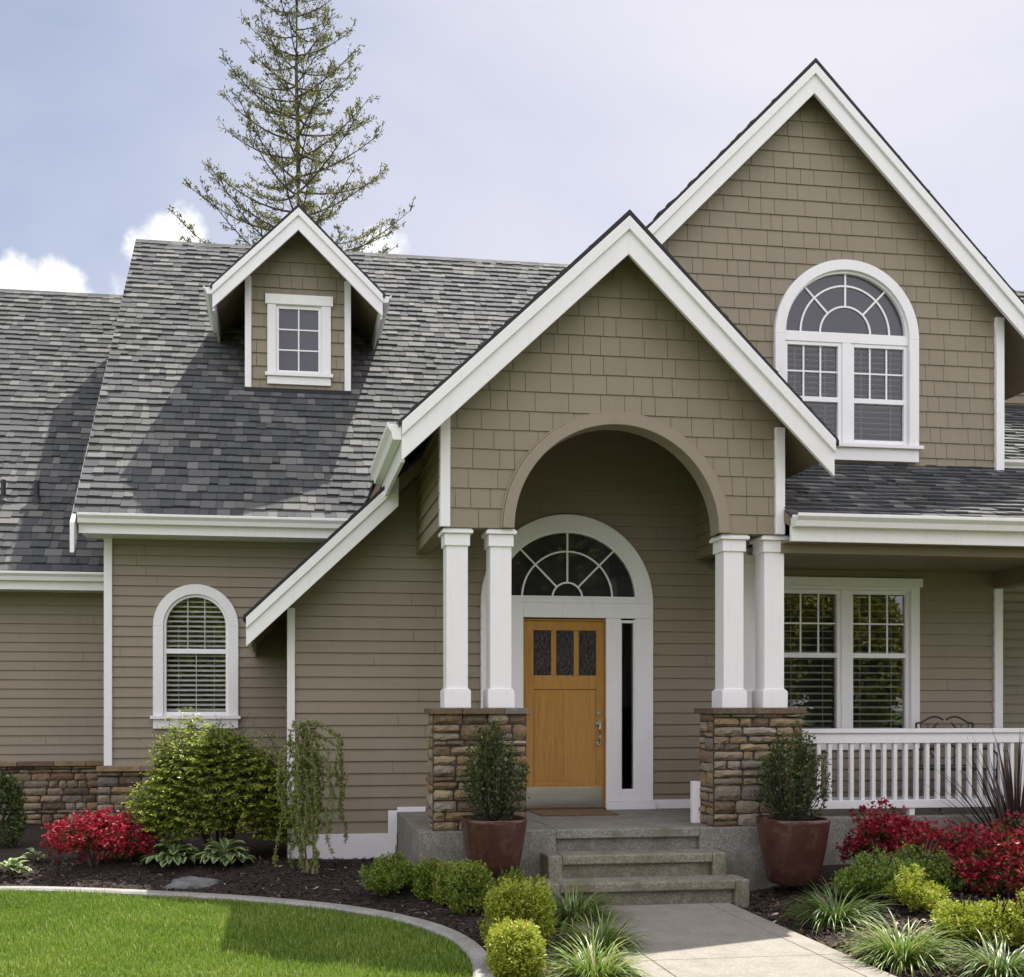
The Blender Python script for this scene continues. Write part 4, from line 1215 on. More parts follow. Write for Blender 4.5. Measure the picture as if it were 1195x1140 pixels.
mb = MB()
for q in range(7): mb.box(bx_-hw, bx_+hw, by_-.2+q*.058, by_-.2+q*.058+.04, zb0+.425, zb0+.44)
mb.build('seat', M['iron'], bench)
for sg in (-1, 1):
    MB().tube([(bx_+sg*hw, by_+.2, zb0+.64), (bx_+sg*hw, by_-.1, zb0+.66), (bx_+sg*hw, by_-.2, zb0+.60), (bx_+sg*hw, by_-.19, zb0+.42)], .012, 8).build('armrest', M['iron'], bench)
    MB().tube([(bx_+sg*hw, by_-.19, zb0+.425), (bx_+sg*hw, by_-.22, zb0)], .013, 8).build('leg', M['iron'], bench)

# ---- mulch bed: a gently mounded sheet
epts = np.array([(p.x, p.y) for p in edge])
def dist_path(x, y):
    d = np.full(x.shape, 1e9)
    for a, b in zip(epts[:-1], epts[1:]):
        ab = b - a; L2 = (ab**2).sum() + 1e-12
        t = np.clip(((x-a[0])*ab[0] + (y-a[1])*ab[1]) / L2, 0, 1)
        d = np.minimum(d, np.hypot(x - a[0] - t*ab[0], y - a[1] - t*ab[1]))
    return d
def in_poly(x, y, poly):
    r = np.zeros(x.shape, bool)
    n = len(poly)
    for i in range(n):
        x1, y1 = poly[i]; x2, y2 = poly[(i+1) % n]
        if y1 == y2: continue
        c = ((y1 > y) != (y2 > y)) & (x < (x2-x1)*(y-y1)/(y2-y1) + x1)
        r ^= c
    return r
def sstep(t): t = np.clip(t, 0, 1); return t*t*(3-2*t)
def hz(x, y):
    x = np.atleast_1d(np.asarray(x, float)); y = np.atleast_1d(np.asarray(y, float))
    d = np.where(in_poly(x, y, lawn_poly), 0, np.maximum(dist_path(x, y) - .15, 0))
    wx = np.maximum(np.maximum(WKL - x, x - WKR), 0); wy = np.maximum(y - 8.47, 0)
    dw = np.hypot(wx, wy)
    sx = np.maximum(np.maximum(2.2 - x, x - 4.02), 0)
    d = np.minimum(d, np.minimum(dw, sx + np.maximum(8.47-y, 0)*0.5 + .0))
    return -.045 + .155*sstep(d/1.15) + .012*np.sin(x*3.1+y*1.7)*np.sin(y*2.3-x*1.1)*sstep(d/.4)
def hz1(x, y): return float(hz(x, y)[0])
gx = np.arange(-10, 10.001, .08); gy = np.arange(1.0, 14.6, .08)
XX, YY = np.meshgrid(gx, gy)
ZZ = hz(XX.ravel(), YY.ravel()).reshape(XX.shape)
nx_, ny_ = len(gx), len(gy)
vv = np.stack([XX.ravel(), YY.ravel(), ZZ.ravel()], 1)
idx = np.arange(nx_*ny_).reshape(ny_, nx_)
q = np.stack([idx[:-1, :-1].ravel(), idx[:-1, 1:].ravel(), idx[1:, 1:].ravel(), idx[1:, :-1].ravel()], 1)
# leave out cells wholly under the lawn
cxm, cym = vv[q][:, :, 0].mean(1), vv[q][:, :, 1].mean(1)
keep = ~(in_poly(cxm, cym, lawn_poly) & (dist_path(cxm, cym) > .12)) & ~((cxm > WKL+.1) & (cxm < WKR-.1) & (cym < 8.4)) & ~((cxm < -1) & (cym < 5))
q = q[keep]
def np_mesh(name, verts, faces, mat, parent=None, tint=None, edgev=None, smooth=False):
    me = bpy.data.meshes.new(name)
    k = faces.shape[1]
    me.vertices.add(len(verts)); me.vertices.foreach_set('co', np.asarray(verts, np.float32).ravel())
    me.loops.add(faces.size); me.loops.foreach_set('vertex_index', np.asarray(faces, np.int32).ravel())
    me.polygons.add(len(faces)); me.polygons.foreach_set('loop_start', np.arange(0, faces.size, k, dtype=np.int32))
    me.polygons.foreach_set('loop_total', np.full(len(faces), k, np.int32))
    me.update(calc_edges=True)
    if tint is not None:
        a = me.attributes.new('tint', 'FLOAT', 'FACE'); a.data.foreach_set('value', np.asarray(tint, np.float32))
    if edgev is not None:
        a = me.attributes.new('edge', 'FLOAT', 'POINT'); a.data.foreach_set('value', np.asarray(edgev, np.float32))
    if smooth: me.polygons.foreach_set('use_smooth', np.ones(len(faces), bool))
    me.materials.append(mat)
    o = bpy.data.objects.new(name, me); COL.objects.link(o)
    return place(o, parent)
struct(np_mesh('mulch_bed', vv, q, M['mulch'], smooth=True))

def unit(a): return a / (np.linalg.norm(a, axis=1, keepdims=True) + 1e-9)
def perp(D, rng):
    r = rng.normal(size=D.shape); s = r - (r*D).sum(1, keepdims=True)*D
    return unit(s)

# bark chips strewn over the bed
rng = np.random.default_rng(9)
n = 60000
x = rng.uniform(-4.6, 8.2, n); y = rng.uniform(4.6, 11.0, n)
ok = ~(in_poly(x, y, lawn_poly)) & (dist_path(x, y) > .15) & ~((x > WKL) & (x < WKR) & (y < 8.5)) & ~((x > 1.2) & (y > 9.0)) & ~((x > 0) & (y > 10.75)) & ~((x > 2.2) & (x < 4.02) & (y > 8.4))
x, y = x[ok], y[ok]
n = len(x)
P = np.stack([x, y, hz(x, y) + rng.uniform(0.002, .018, n)], 1)
D = unit(np.stack([rng.normal(size=n), rng.normal(size=n), rng.normal(size=n)*.35], 1))
S = np.cross(D, unit(np.stack([rng.normal(size=n)*.4, rng.normal(size=n)*.4, np.ones(n)], 1))); S = unit(S)
L = (rng.uniform(.010, .036, n)*(1 + .25*(x > 1.5)))[:, None]; Wd = (rng.uniform(.004, .010, n)*(1 + .5*(x > 1.5)))[:, None]
V = np.stack([P - D*L - S*Wd, P + D*L - S*Wd*.7, P + D*L*.9 + S*Wd, P - D*L*.9 + S*Wd*.8], 1).reshape(-1, 3)
Fq = np.arange(n*4).reshape(n, 4)
front_pale = np.clip((7.9 - y)/1.4, 0, 1) * np.clip((x - 1.1)*2, 0, 1)      # paler bark tones towards the walk
tn = np.clip(rng.beta(1.7, 3.0, n) + .30*front_pale + (rng.random(n) < .05)*.5, 0, 1)
stuff(np_mesh('bark_mulch', V, Fq, M['chip'], tint=tn))

# grass blades
n = 330000
x = rng.uniform(-4.9, 1.4, n); y = rng.uniform(4.6, 10.1, n)
ok = in_poly(x, y, lawn_poly)
x, y = x[ok], y[ok]; n = len(x)
lumpy = .5 + .5*np.sin(x*5.3 + 1.7*np.sin(y*3.1))*np.sin(y*6.1 + 1.3*np.sin(x*4.4))
H = rng.uniform(.020, .052, n) * (.75 + .5*lumpy) * (1 + .5*(rng.random(n) < .06))
az = rng.uniform(0, 2*np.pi, n)
lean = rng.uniform(.1, .75, n)
Dx = np.stack([np.cos(az), np.sin(az), np.zeros(n)], 1); Sx = np.stack([-np.sin(az), np.cos(az), np.zeros(n)], 1)
base = np.stack([x, y, np.full(n, -.016)], 1)
wd = rng.uniform(.0018, .0034, n)[:, None]
Hc = H[:, None]; ln = lean[:, None]
up = np.array([[0, 0, 1.0]])
mid = base + up*Hc*.6 + Dx*Hc*.22*ln; tip = base + up*Hc*(1-.25*ln) + Dx*Hc*.75*ln
V = np.stack([base - Sx*wd, base + Sx*wd, mid + Sx*wd*.8, mid - Sx*wd*.8, tip], 1).reshape(-1, 3)
b5 = np.arange(n)[:, None]*5
T1 = b5 + np.array([[0, 1, 2]]); T2 = b5 + np.array([[0, 2, 3]]); T3 = b5 + np.array([[3, 2, 4]])
Ft = np.stack([T1, T2, T3], 1).reshape(-1, 3)
patch = np.sin(x*1.3 + 2*np.sin(y*.9)) * np.sin(y*1.7 + 1.5*np.sin(x*.8)) + .6*np.sin(x*3.7+y*2.9)*np.sin(y*4.3-x*2.2)
tg = np.clip(rng.normal(.45, .21, n) + .16*(lumpy-.5) + .10*patch + (rng.random(n) < .05)*.45, 0, 1)
stuff(np_mesh('grass', V, Ft, M['grass'], tint=np.repeat(tg, 3)))

# ------------------------------------------------------------------ plants
def leaves(name, P, D, L, Wd, mat, parent, tint, rng, fold=0.18, flat=None):
    n = len(P)
    if flat is None: S = perp(D, rng)
    else:
        S = unit(np.cross(D, flat + 0.25*rng.normal(size=D.shape)))
    Nn = np.cross(D, S)
    L = np.asarray(L).reshape(-1, 1) * np.ones((n, 1)); Wd = np.asarray(Wd).reshape(-1, 1) * np.ones((n, 1))
    V = np.stack([P, P + D*L*.45 + S*Wd*.5 + Nn*Wd*fold, P + D*L, P + D*L*.45 - S*Wd*.5 + Nn*Wd*fold], 1).reshape(-1, 3)
    b = np.arange(n)[:, None]*4
    Ft = np.stack([b + np.array([[0, 1, 2]]), b + np.array([[0, 2, 3]])], 1).reshape(-1, 3)
    return np_mesh(name, V, Ft, M[mat], parent, tint=np.repeat(np.clip(tint, 0, 1), 2))
def lump_fn(rng, k=14, amp=.22, wdt=.10):
    C = unit(rng.normal(size=(k, 3))); A = rng.uniform(-.4, 1, k)*amp
    def f(D):
        r = np.ones(len(D))
        for c, a in zip(C, A): r += a*np.exp(-(1 - D@c)/wdt)
        return r
    return f
def sphere_dirs(rng, n, zmin=-.55):
    D = unit(rng.normal(size=(int(n*2.2)+20, 3)))
    return D[D[:, 2] > zmin][:n]
def ground_at(u, v):
    z = 0.0
    for _ in range(4):
        (x, y, _z), s = GP(u, v, z)
        z = hz1(x, y)
    return x, y, z, s
def stems(root, x, y, z, rx, ry, h, rng, n=7, mat='bark', r0=.012):
    mb = MB()
    for i in range(n):
        a = rng.uniform(0, 2*math.pi); q = rng.uniform(.2, .75)
        tx, ty, tz = x + rx*q*math.cos(a), y + ry*q*math.sin(a), z + h*rng.uniform(.55, .85)
        mb.tube([(x + .02*math.cos(a), y + .02*math.sin(a), z - .03), (x + (tx-x)*.35, y + (ty-y)*.35, z + (tz-z)*.5), (tx, ty, tz)], [r0, r0*.7, r0*.35], 6)
    mb.build('stem', M[mat], root)
def shrub(name, label, cat, u, vb, wpx, hpx, mat, group=None, shoots=900, per=10, L=.025, W=.012, shoot=.095, up=1.1, seed=1, amp=.2, depthf=1.0,
          flowers=None, sq=.82, zmin=-.8, r_in=.5, tintmu=.45, wdt=.10, lobes=0):
    rng = np.random.default_rng(seed)
    x, y, z, s = ground_at(u, vb)
    rx, h = wpx*s/2, hpx*s
    ry = rx*depthf
    y += ry*.6
    s = depth(u, y)/F
    x = WX(u, y); z = hz1(x, y)
    rx, h = wpx*s/2, hpx*s*1.02
    ry = rx*depthf
    root = empty(name, (x, y, z), label, cat, group)
    lf = lump_fn(rng, 16, amp, wdt)
    D = sphere_dirs(rng, shoots, zmin)
    n = len(D)
    rr_ = lf(D) * (r_in + (1-r_in)*rng.random(n)**.45)
    rz = h*.5
    Q = np.sign(D)*np.abs(D)**sq
    P = np.stack([x + Q[:, 0]*rx*rr_, y + Q[:, 1]*ry*rr_, z + h*.48 + Q[:, 2]*rz*rr_], 1)
    if lobes:
        a_ = rng.uniform(0, 2*np.pi, lobes); q_ = np.sqrt(rng.random(lobes)); sc_ = rng.uniform(.30, .52, lobes)
        lc = np.stack([x + rx*.78*q_*np.cos(a_), y + ry*.75*q_*np.sin(a_), z + h*(.20 + .50*(1-q_**1.4)*rng.random(lobes)**.5 + rng.uniform(-.03, .10, lobes))], 1)
        w_ = rng.integers(0, lobes, n)
        P = lc[w_] + D*np.array([[rx, ry, h*.42]])*(sc_[w_]*rr_)[:, None]
        P[:, 2] = np.maximum(P[:, 2], z + .03)
    sd_ = unit(D*np.array([[1, 1, .8]]) + np.array([[0, 0, up]]) + .25*rng.normal(size=D.shape))
    t = rng.random((n, per))
    shl = shoot*rng.uniform(.5, 1.3, (n, 1))
    LP = (P[:, None, :] + sd_[:, None, :]*((t-.75)*shl)[:, :, None] + .006*rng.normal(size=(n, per, 3))).reshape(-1, 3)
    LP[:, 2] = np.maximum(LP[:, 2], z + .01)
    LD = unit(np.repeat(sd_, per, 0)*.75 + .75*rng.normal(size=(n*per, 3)))
    sz = rng.uniform(.7, 1.25, n*per)
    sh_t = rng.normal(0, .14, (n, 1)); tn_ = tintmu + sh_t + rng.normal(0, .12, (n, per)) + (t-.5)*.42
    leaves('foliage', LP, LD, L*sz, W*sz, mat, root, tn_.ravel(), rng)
    stems(root, x, y, z, rx, ry, h, rng)
    if flowers:
        fm, frac, fl = flowers
        m_ = rng.random(n) < frac
        Pf = P[m_] + sd_[m_]*shl[m_]*.4
        k = 7
        FP = (Pf[:, None, :] + .016*rng.normal(size=(len(Pf), k, 3))).reshape(-1, 3)
        FD = unit(np.repeat(sd_[m_], k, 0)*.8 + .8*rng.normal(size=(len(Pf)*k, 3)))
        sz = rng.uniform(.7, 1.3, len(FP))
        leaves('blossom', FP, FD, fl*sz, fl*.75*sz, fm, root, np.repeat(rng.normal(.5, .2, len(Pf)), k) + rng.normal(0, .15, len(FP)), rng, fold=.3)
    return root

def straps(name, B, az, el0, bend, Ln, Wd, mat, parent, tint, rng, segs=7, cols=(-1, 0, 1), prof=None, fold=.25, twist=None, bpow=1.0):
    n = len(B)
    C = np.array(cols, float); nc = len(C)
    pos = B.copy(); rows = []; ds = (Ln/segs)[:, None]
    H = np.stack([np.cos(az), np.sin(az), np.zeros(n)], 1); Sd = np.stack([-np.sin(az), np.cos(az), np.zeros(n)], 1)
    for i in range(segs+1):
        t = i/segs
        el = el0 - bend*t**bpow
        T = H*np.cos(el)[:, None] + np.array([[0, 0, 1.0]])*np.sin(el)[:, None]
        Nn = -H*np.sin(el)[:, None] + np.array([[0, 0, 1.0]])*np.cos(el)[:, None]
        wv = (prof(t) if prof else (1 - t**2.2)*.95 + .05) * Wd[:, None]
        for c in C: rows.append(pos + Sd*wv*c + Nn*wv*fold*abs(c))
        pos = pos + T*ds
    V = np.stack(rows, 1)            # n, (segs+1)*nc, 3
    tot = (segs+1)*nc
    b = (np.arange(n)*tot)[:, None]
    fs = []
    for i in range(segs):
        for j in range(nc-1):
            k0 = i*nc + j
            fs.append(b + np.array([[k0, k0+1, k0+nc+1, k0+nc]]))
    Fq = np.stack(fs, 1).reshape(-1, 4)
    return np_mesh(name, V.reshape(-1, 3), Fq, M[mat], parent, tint=np.repeat(np.clip(tint, 0, 1), segs*(nc-1)), edgev=np.tile(np.repeat(np.ones((segs+1, 1))*np.abs(C)[None, :], 1, 0).ravel(), n), smooth=True)

def grass_clump(label, u, vb, wpx, hpx, mat, seed, n=170, group='strap leaved grass clumps edging the walk'):
    rng = np.random.default_rng(seed); n = int(n*1.6)
    x, y, z, s = ground_at(u, vb)
    Rr = wpx*s/2
    y += Rr*.55; x = WX(u, y); z = hz1(x, y)
    root = empty('ornamental_grass', (x, y, z), label, 'ornamental grass', group)
    a = rng.uniform(0, 2*np.pi, n); r = .42*Rr*np.sqrt(rng.random(n)) + .01
    B = np.stack([x + r*np.cos(a), y + r*np.sin(a), np.full(n, z-.01)], 1)
    q = rng.random(n)
    el0 = R(86) - q*R(50) ; bend = R(55) + rng.random(n)*R(95)
    Ln = (hpx*s*.85 + Rr*.5) * rng.uniform(.55, 1.1, n); n_ = n
    straps('blade', B, a + rng.normal(0, .35, n), el0, bend, Ln, rng.uniform(.0042, .0075, n), mat, root, rng.normal(.5, .25, n), rng, segs=8)
    return root

def hosta(label, u, vb, wpx, hpx, seed, n=74):
    rng = np.random.default_rng(seed)
    x, y, z, s = ground_at(u, vb)
    Rr = wpx*s/2
    y += Rr*.6; x = WX(u, y); z = hz1(x, y)
    root = empty('hosta', (x, y, z), label, 'hosta', 'hostas with pale edged leaves in the left bed')
    a = rng.uniform(0, 2*np.pi, n); q = np.sqrt(rng.random(n))
    B = np.stack([x + .45*Rr*q*np.cos(a), y + .45*Rr*q*np.sin(a), z + hpx*s*.45*(1-q*.7)], 1)
    el0 = R(65) - q*R(35); bend = R(60) + rng.random(n)*R(40)
    prof = lambda t: max(.06, math.sin(math.pi*min(1, .08 + t*.92))**.75)
    Ln = Rr*rng.uniform(.5, .78, n)
    straps('leaf', B, a + rng.normal(0, .3, n), el0, bend, Ln, Ln*.23*rng.uniform(.8, 1.2, n), 'hosta', root, rng.normal(.5, .25, n), rng, segs=8, cols=(-1, -.62, 0, .62, 1), prof=prof, fold=.35)
    mb = MB()
    for i in range(0, n, 3): mb.tube([(x, y, z-.02), tuple(B[i])], .006, 5)
    mb.build('stalk', M['dark_leaf'], root)
    return root

# boxwood row along the lawn kerb
G1 = 'clipped boxwoods beside the lawn kerb'
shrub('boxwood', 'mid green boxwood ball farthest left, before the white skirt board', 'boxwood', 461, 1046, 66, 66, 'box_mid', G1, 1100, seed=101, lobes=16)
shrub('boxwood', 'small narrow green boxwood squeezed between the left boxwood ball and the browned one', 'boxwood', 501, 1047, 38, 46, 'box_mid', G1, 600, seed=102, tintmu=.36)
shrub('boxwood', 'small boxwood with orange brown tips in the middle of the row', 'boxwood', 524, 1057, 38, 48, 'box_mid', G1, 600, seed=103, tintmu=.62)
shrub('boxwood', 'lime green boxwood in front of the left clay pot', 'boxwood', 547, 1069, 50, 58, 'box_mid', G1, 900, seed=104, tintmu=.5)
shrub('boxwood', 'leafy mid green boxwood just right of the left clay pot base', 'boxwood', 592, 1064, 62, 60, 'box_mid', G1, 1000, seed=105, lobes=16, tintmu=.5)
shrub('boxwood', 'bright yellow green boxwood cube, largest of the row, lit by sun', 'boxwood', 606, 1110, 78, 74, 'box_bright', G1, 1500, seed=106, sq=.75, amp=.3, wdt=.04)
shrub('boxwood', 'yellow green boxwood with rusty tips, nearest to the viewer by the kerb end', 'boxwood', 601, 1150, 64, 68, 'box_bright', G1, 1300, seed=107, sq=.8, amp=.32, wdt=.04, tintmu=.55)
grass_clump('dark green grass clump beside the left end of the steps', 668, 1084, 110, 52, 'liriope', 201, 300)
grass_clump('green and straw grass clump at the left walk edge', 700, 1116, 92, 50, 'liriope_pale', 202, 230)
grass_clump('brightest grass clump at the bottom left of the walk', 694, 1152, 100, 58, 'liriope_pale', 203, 260)
# right bed
G2 = 'clipped shrubs in the right bed'
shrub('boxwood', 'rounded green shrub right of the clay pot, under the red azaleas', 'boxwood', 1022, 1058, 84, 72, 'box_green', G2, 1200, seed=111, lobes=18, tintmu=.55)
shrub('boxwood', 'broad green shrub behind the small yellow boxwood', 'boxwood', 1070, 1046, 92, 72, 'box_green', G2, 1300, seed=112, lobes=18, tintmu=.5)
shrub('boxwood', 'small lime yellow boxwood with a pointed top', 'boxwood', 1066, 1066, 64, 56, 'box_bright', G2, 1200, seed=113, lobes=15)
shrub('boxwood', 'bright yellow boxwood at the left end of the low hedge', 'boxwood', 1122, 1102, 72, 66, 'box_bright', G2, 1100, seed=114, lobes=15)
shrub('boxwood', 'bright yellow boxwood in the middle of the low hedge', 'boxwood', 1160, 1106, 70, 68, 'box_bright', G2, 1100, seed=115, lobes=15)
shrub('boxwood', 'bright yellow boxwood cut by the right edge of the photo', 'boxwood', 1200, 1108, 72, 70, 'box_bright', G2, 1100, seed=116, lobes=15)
grass_clump('dark grass clump at the foot of the right clay pot', 975, 1084, 88, 50, 'liriope', 204, 240)
grass_clump('full green grass clump beside the right walk edge', 1054, 1134, 96, 66, 'liriope_pale', 205, 300)
grass_clump('grass clump in the bottom right corner', 1170, 1150, 100, 50, 'liriope', 206, 240)
# azaleas
G3 = 'red azaleas in the right bed'
AZ = dict(lobes=18, per=6, L=.03, W=.013, shoot=.10, amp=.34, depthf=.75, wdt=.06, up=.6)
shrub('azalea', 'red flowering azalea at the left end of the band below the white railing', 'azalea', 1036, 1030, 124, 88, 'azalea_leaf', G3, 1500, seed=121, flowers=('azalea_red', .7, .034), **AZ)
shrub('azalea', 'red flowering azalea in the middle of the band below the white railing', 'azalea', 1108, 1038, 128, 94, 'azalea_leaf', G3, 1600, seed=124, flowers=('azalea_red', .6, .034), **AZ)
shrub('azalea', 'red flowering azalea at the right edge below the dark spiky flax', 'azalea', 1182, 1052, 130, 104, 'azalea_leaf', G3, 2000, seed=122, flowers=('azalea_red', .42, .034), **AZ)
shrub('azalea', 'scarlet azalea mound in the left bed before the low stone wall', 'azalea', 110, 1012, 126, 78, 'azalea_leaf', None, 1150, per=5, L=.03, W=.013, shoot=.17, lobes=14, seed=123, amp=.45, depthf=.8, wdt=.05, up=.6, sq=1.15, flowers=('azalea_red', .8, .034))
# large bush under the arched window
def big_bush():
    rng = np.random.default_rng(131)
    y = 11.0; u = 256
    x = WX(u, y); z = hz1(x, y); s = depth(u, y)/F
    rx, h, ry = 90*s, 1.40, .62
    root = empty('spreading_bush', (x, y, z), 'large layered green bush under the arched window on the left', 'bush')
    n = 4600
    D = sphere_dirs(rng, n, -.5); n = len(D)
    lf = lump_fn(rng, 40, .50, .03)
    rr_ = lf(D)*(.45 + .55*rng.random(n)**.5)
    P = np.stack([x + D[:, 0]*rx*1.02*rr_, y + D[:, 1]*ry*rr_, z + .62 + np.sign(D[:, 2])*np.abs(D[:, 2])**.95*.72*rr_], 1)
    P[:, 2] = z + (P[:, 2]-z)*(1.04 - .34*np.abs((P[:, 0]-x+.12)/rx)**2.2)
    P[:, 2] = np.round((P[:, 2] + .05*np.sin(P[:, 0]*6))/.085)*.085 + rng.normal(0, .012, n) - .05*np.sin(P[:, 0]*6)   # leaves hang in tiers
    ok_ = P[:, 2] > z+.10; P, D = P[ok_], D[ok_]; n = len(P)
    sd_ = unit(D*np.array([[1, 1, .15]]) + .4*rng.normal(size=D.shape)*np.array([[1, 1, .3]]) + np.array([[0, -.15, .02]]))
    per = 10
    t = rng.random((n, per))
    LP = (P[:, None, :] + sd_[:, None, :]*((t-.6)*.18)[:, :, None] + .007*rng.normal(size=(n, per, 3))).reshape(-1, 3)
    LD = unit(np.repeat(sd_, per, 0)*.7 + .7*rng.normal(size=(n*per, 3))*np.array([[1, 1, .35]]) + np.array([[0, -.1, -.35]]))
    sz = rng.uniform(.7, 1.25, n*per)
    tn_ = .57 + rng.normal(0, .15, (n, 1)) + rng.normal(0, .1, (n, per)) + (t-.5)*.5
    main = (LP, LD, sz, tn_.ravel())
    # upright twigs above the crown
    mb = MB(); LPs = []; LDs = []
    for i in range(44):
        tx = x + rng.uniform(-.6, .62)*1.1; ty = y + rng.uniform(-.3, .3)
        z0, z1 = z + .9, z + rng.uniform(1.25, 1.60) - .35*abs(tx-x)
        mb.tube([(tx, ty, z0), (tx + rng.uniform(-.08, .08), ty, (z0+z1)/2), (tx + rng.uniform(-.15, .15), ty, z1)], [.004, .003, .002], 5)
        for k in range(16):
            t = rng.random(); LPs.append((tx + rng.normal(0, .03), ty + rng.normal(0, .03), z0 + (z1-z0)*(.25+.75*t))); LDs.append(rng.normal(size=3) + np.array([0, 0, .4]))
    LP = np.concatenate([main[0], np.array(LPs)]); LD = np.concatenate([main[1], unit(np.array(LDs))])
    sz = np.concatenate([main[2], np.full(len(LPs), .92)]); tt_ = np.concatenate([main[3], rng.normal(.6, .18, len(LPs))])
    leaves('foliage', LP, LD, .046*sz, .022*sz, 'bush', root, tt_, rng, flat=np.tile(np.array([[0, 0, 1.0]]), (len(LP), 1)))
    for i in range(11):
        a = rng.uniform(0, 2*math.pi)
        mb.tube([(x + .05*math.cos(a), y + .05*math.sin(a), z-.03), (x + .25*math.cos(a), y + .2*math.sin(a), z+.4), (x + .6*math.cos(a), y + .4*math.sin(a), z + .95)], [.02, .014, .006], 6)
    mb.build('stem', M['bark'], root)
big_bush()
# weeping larch
def weeping():
    rng = np.random.default_rng(141)
    y = 9.95; u = 360
    x = WX(u, y); z = hz1(x, y)
    root = empty('weeping_larch', (x, y, z), 'slender weeping tree with hanging green strands beside the big bush', 'tree')
    mb = MB()
    mb.tube([(x, y, z-.05), (x-.05, y, z+.35), (x+.02, y, z+.8), (x-.06, y, z+1.2), (x-.10, y, z+1.42), (x-.06, y, z+1.50), (x+.04, y, z+1.44)], [.03, .026, .02, .016, .012, .009, .005], 8)
    mb.tube([(x+.04, y-.05, z-.05), (x+.05, y-.05, z+.3), (x+.0, y-.03, z+.7)], [.022, .016, .008], 7)
    mb.build('trunk', M['twig'], root)
    mb = MB(); LP, LD = [], []
    for i in range(40):
        a = rng.uniform(-math.pi, math.pi); r = rng.uniform(.03, .29)
        sx, sy = x - .09 + rng.normal(0, .05), y + rng.normal(0, .05)
        z0 = z + rng.uniform(.9, 1.42)
        ex, ey = x + r*math.cos(a)*1.15 + .04, y + r*math.sin(a)*.8
        zt_ = z0 + rng.uniform(.0, .08); ze = max(z + .02, z0 - rng.uniform(.35, 1.25))
        pts = [(sx, sy, z0), ((sx+ex)/2, (sy+ey)/2, zt_+.02), (ex, ey, zt_-.10)]
        k = 6
        for j in range(1, k+1): pts.append((ex + rng.normal(0, .012)*j**.5, ey + rng.normal(0, .012), (zt_-.10) + (ze-zt_+.10)*j/k))
        mb.tube(pts, [.005]*3 + [.0035]*k, 5)
        for p, q_ in zip(pts[:-1], pts[1:]):
            L_ = math.dist(p, q_)
            for _ in range(int(L_/.011)):
                t = rng.random()
                for _k in range(5):
                    LP.append([p[d] + (q_[d]-p[d])*t + rng.normal(0, .006) for d in range(3)]); LD.append(rng.normal(size=3) + np.array([0, 0, -.3]))
    mb.build('branch', M['twig'], root)
    leaves('needle_tuft', np.array(LP), unit(np.array(LD)), .030, .011, 'larch', root, rng.normal(.5, .22, len(LP)), rng)
weeping()
hosta('hosta clump at the foot of the big bush, left of two', 203, 1012, 76, 42, 151)
hosta('hosta clump at the foot of the big bush, right of two', 263, 1014, 74, 42, 152)
hosta('hosta clump at the far left edge of the bed', 12, 1014, 52, 36, 153, 24)
hosta('small hosta between the far left shrub and the scarlet azalea', 40, 1006, 34, 30, 154, 16)
shrub('evergreen_shrub', 'dark leafy shrub cut by the left edge, before the stone base', 'shrub', -4, 990, 66, 88, 'dark_leaf', None, 1000, per=8, L=.035, W=.016, shoot=.12, seed=155, amp=.3)
shrub('perennial', 'low dark green plant between the scarlet azalea and hostas', 'plant', 152, 1006, 42, 22, 'dark_leaf', None, 300, per=7, L=.03, W=.014, shoot=.06, seed=156)

# flat rock
x, y, z, s = ground_at(228, 1030)
mb = MB()
bm_ = bmesh.new(); bmesh.ops.create_icosphere(bm_, subdivisions=3, radius=1.0)
rng = np.random.default_rng(7)
pts = np.array([v.co[:] for v in bm_.verts]); lf = lump_fn(rng, 26, .5, .05); pts = pts*lf(pts)[:, None]
pts[:, 2] = np.clip(pts[:, 2], -.6, .55 + .12*np.sin(pts[:, 0]*4+pts[:, 1]*3))
mb.add([(x + p[0]*.25, y + .12 + p[1]*.16, z - .005 + p[2]*.10) for p in pts], [tuple(v.index for v in f.verts) for f in bm_.faces]); bm_.free()
tag(mb.build('rock', M['rock'], bevel=0), 'flat grey rock half sunk in the bark mulch before the hostas', 'rock')

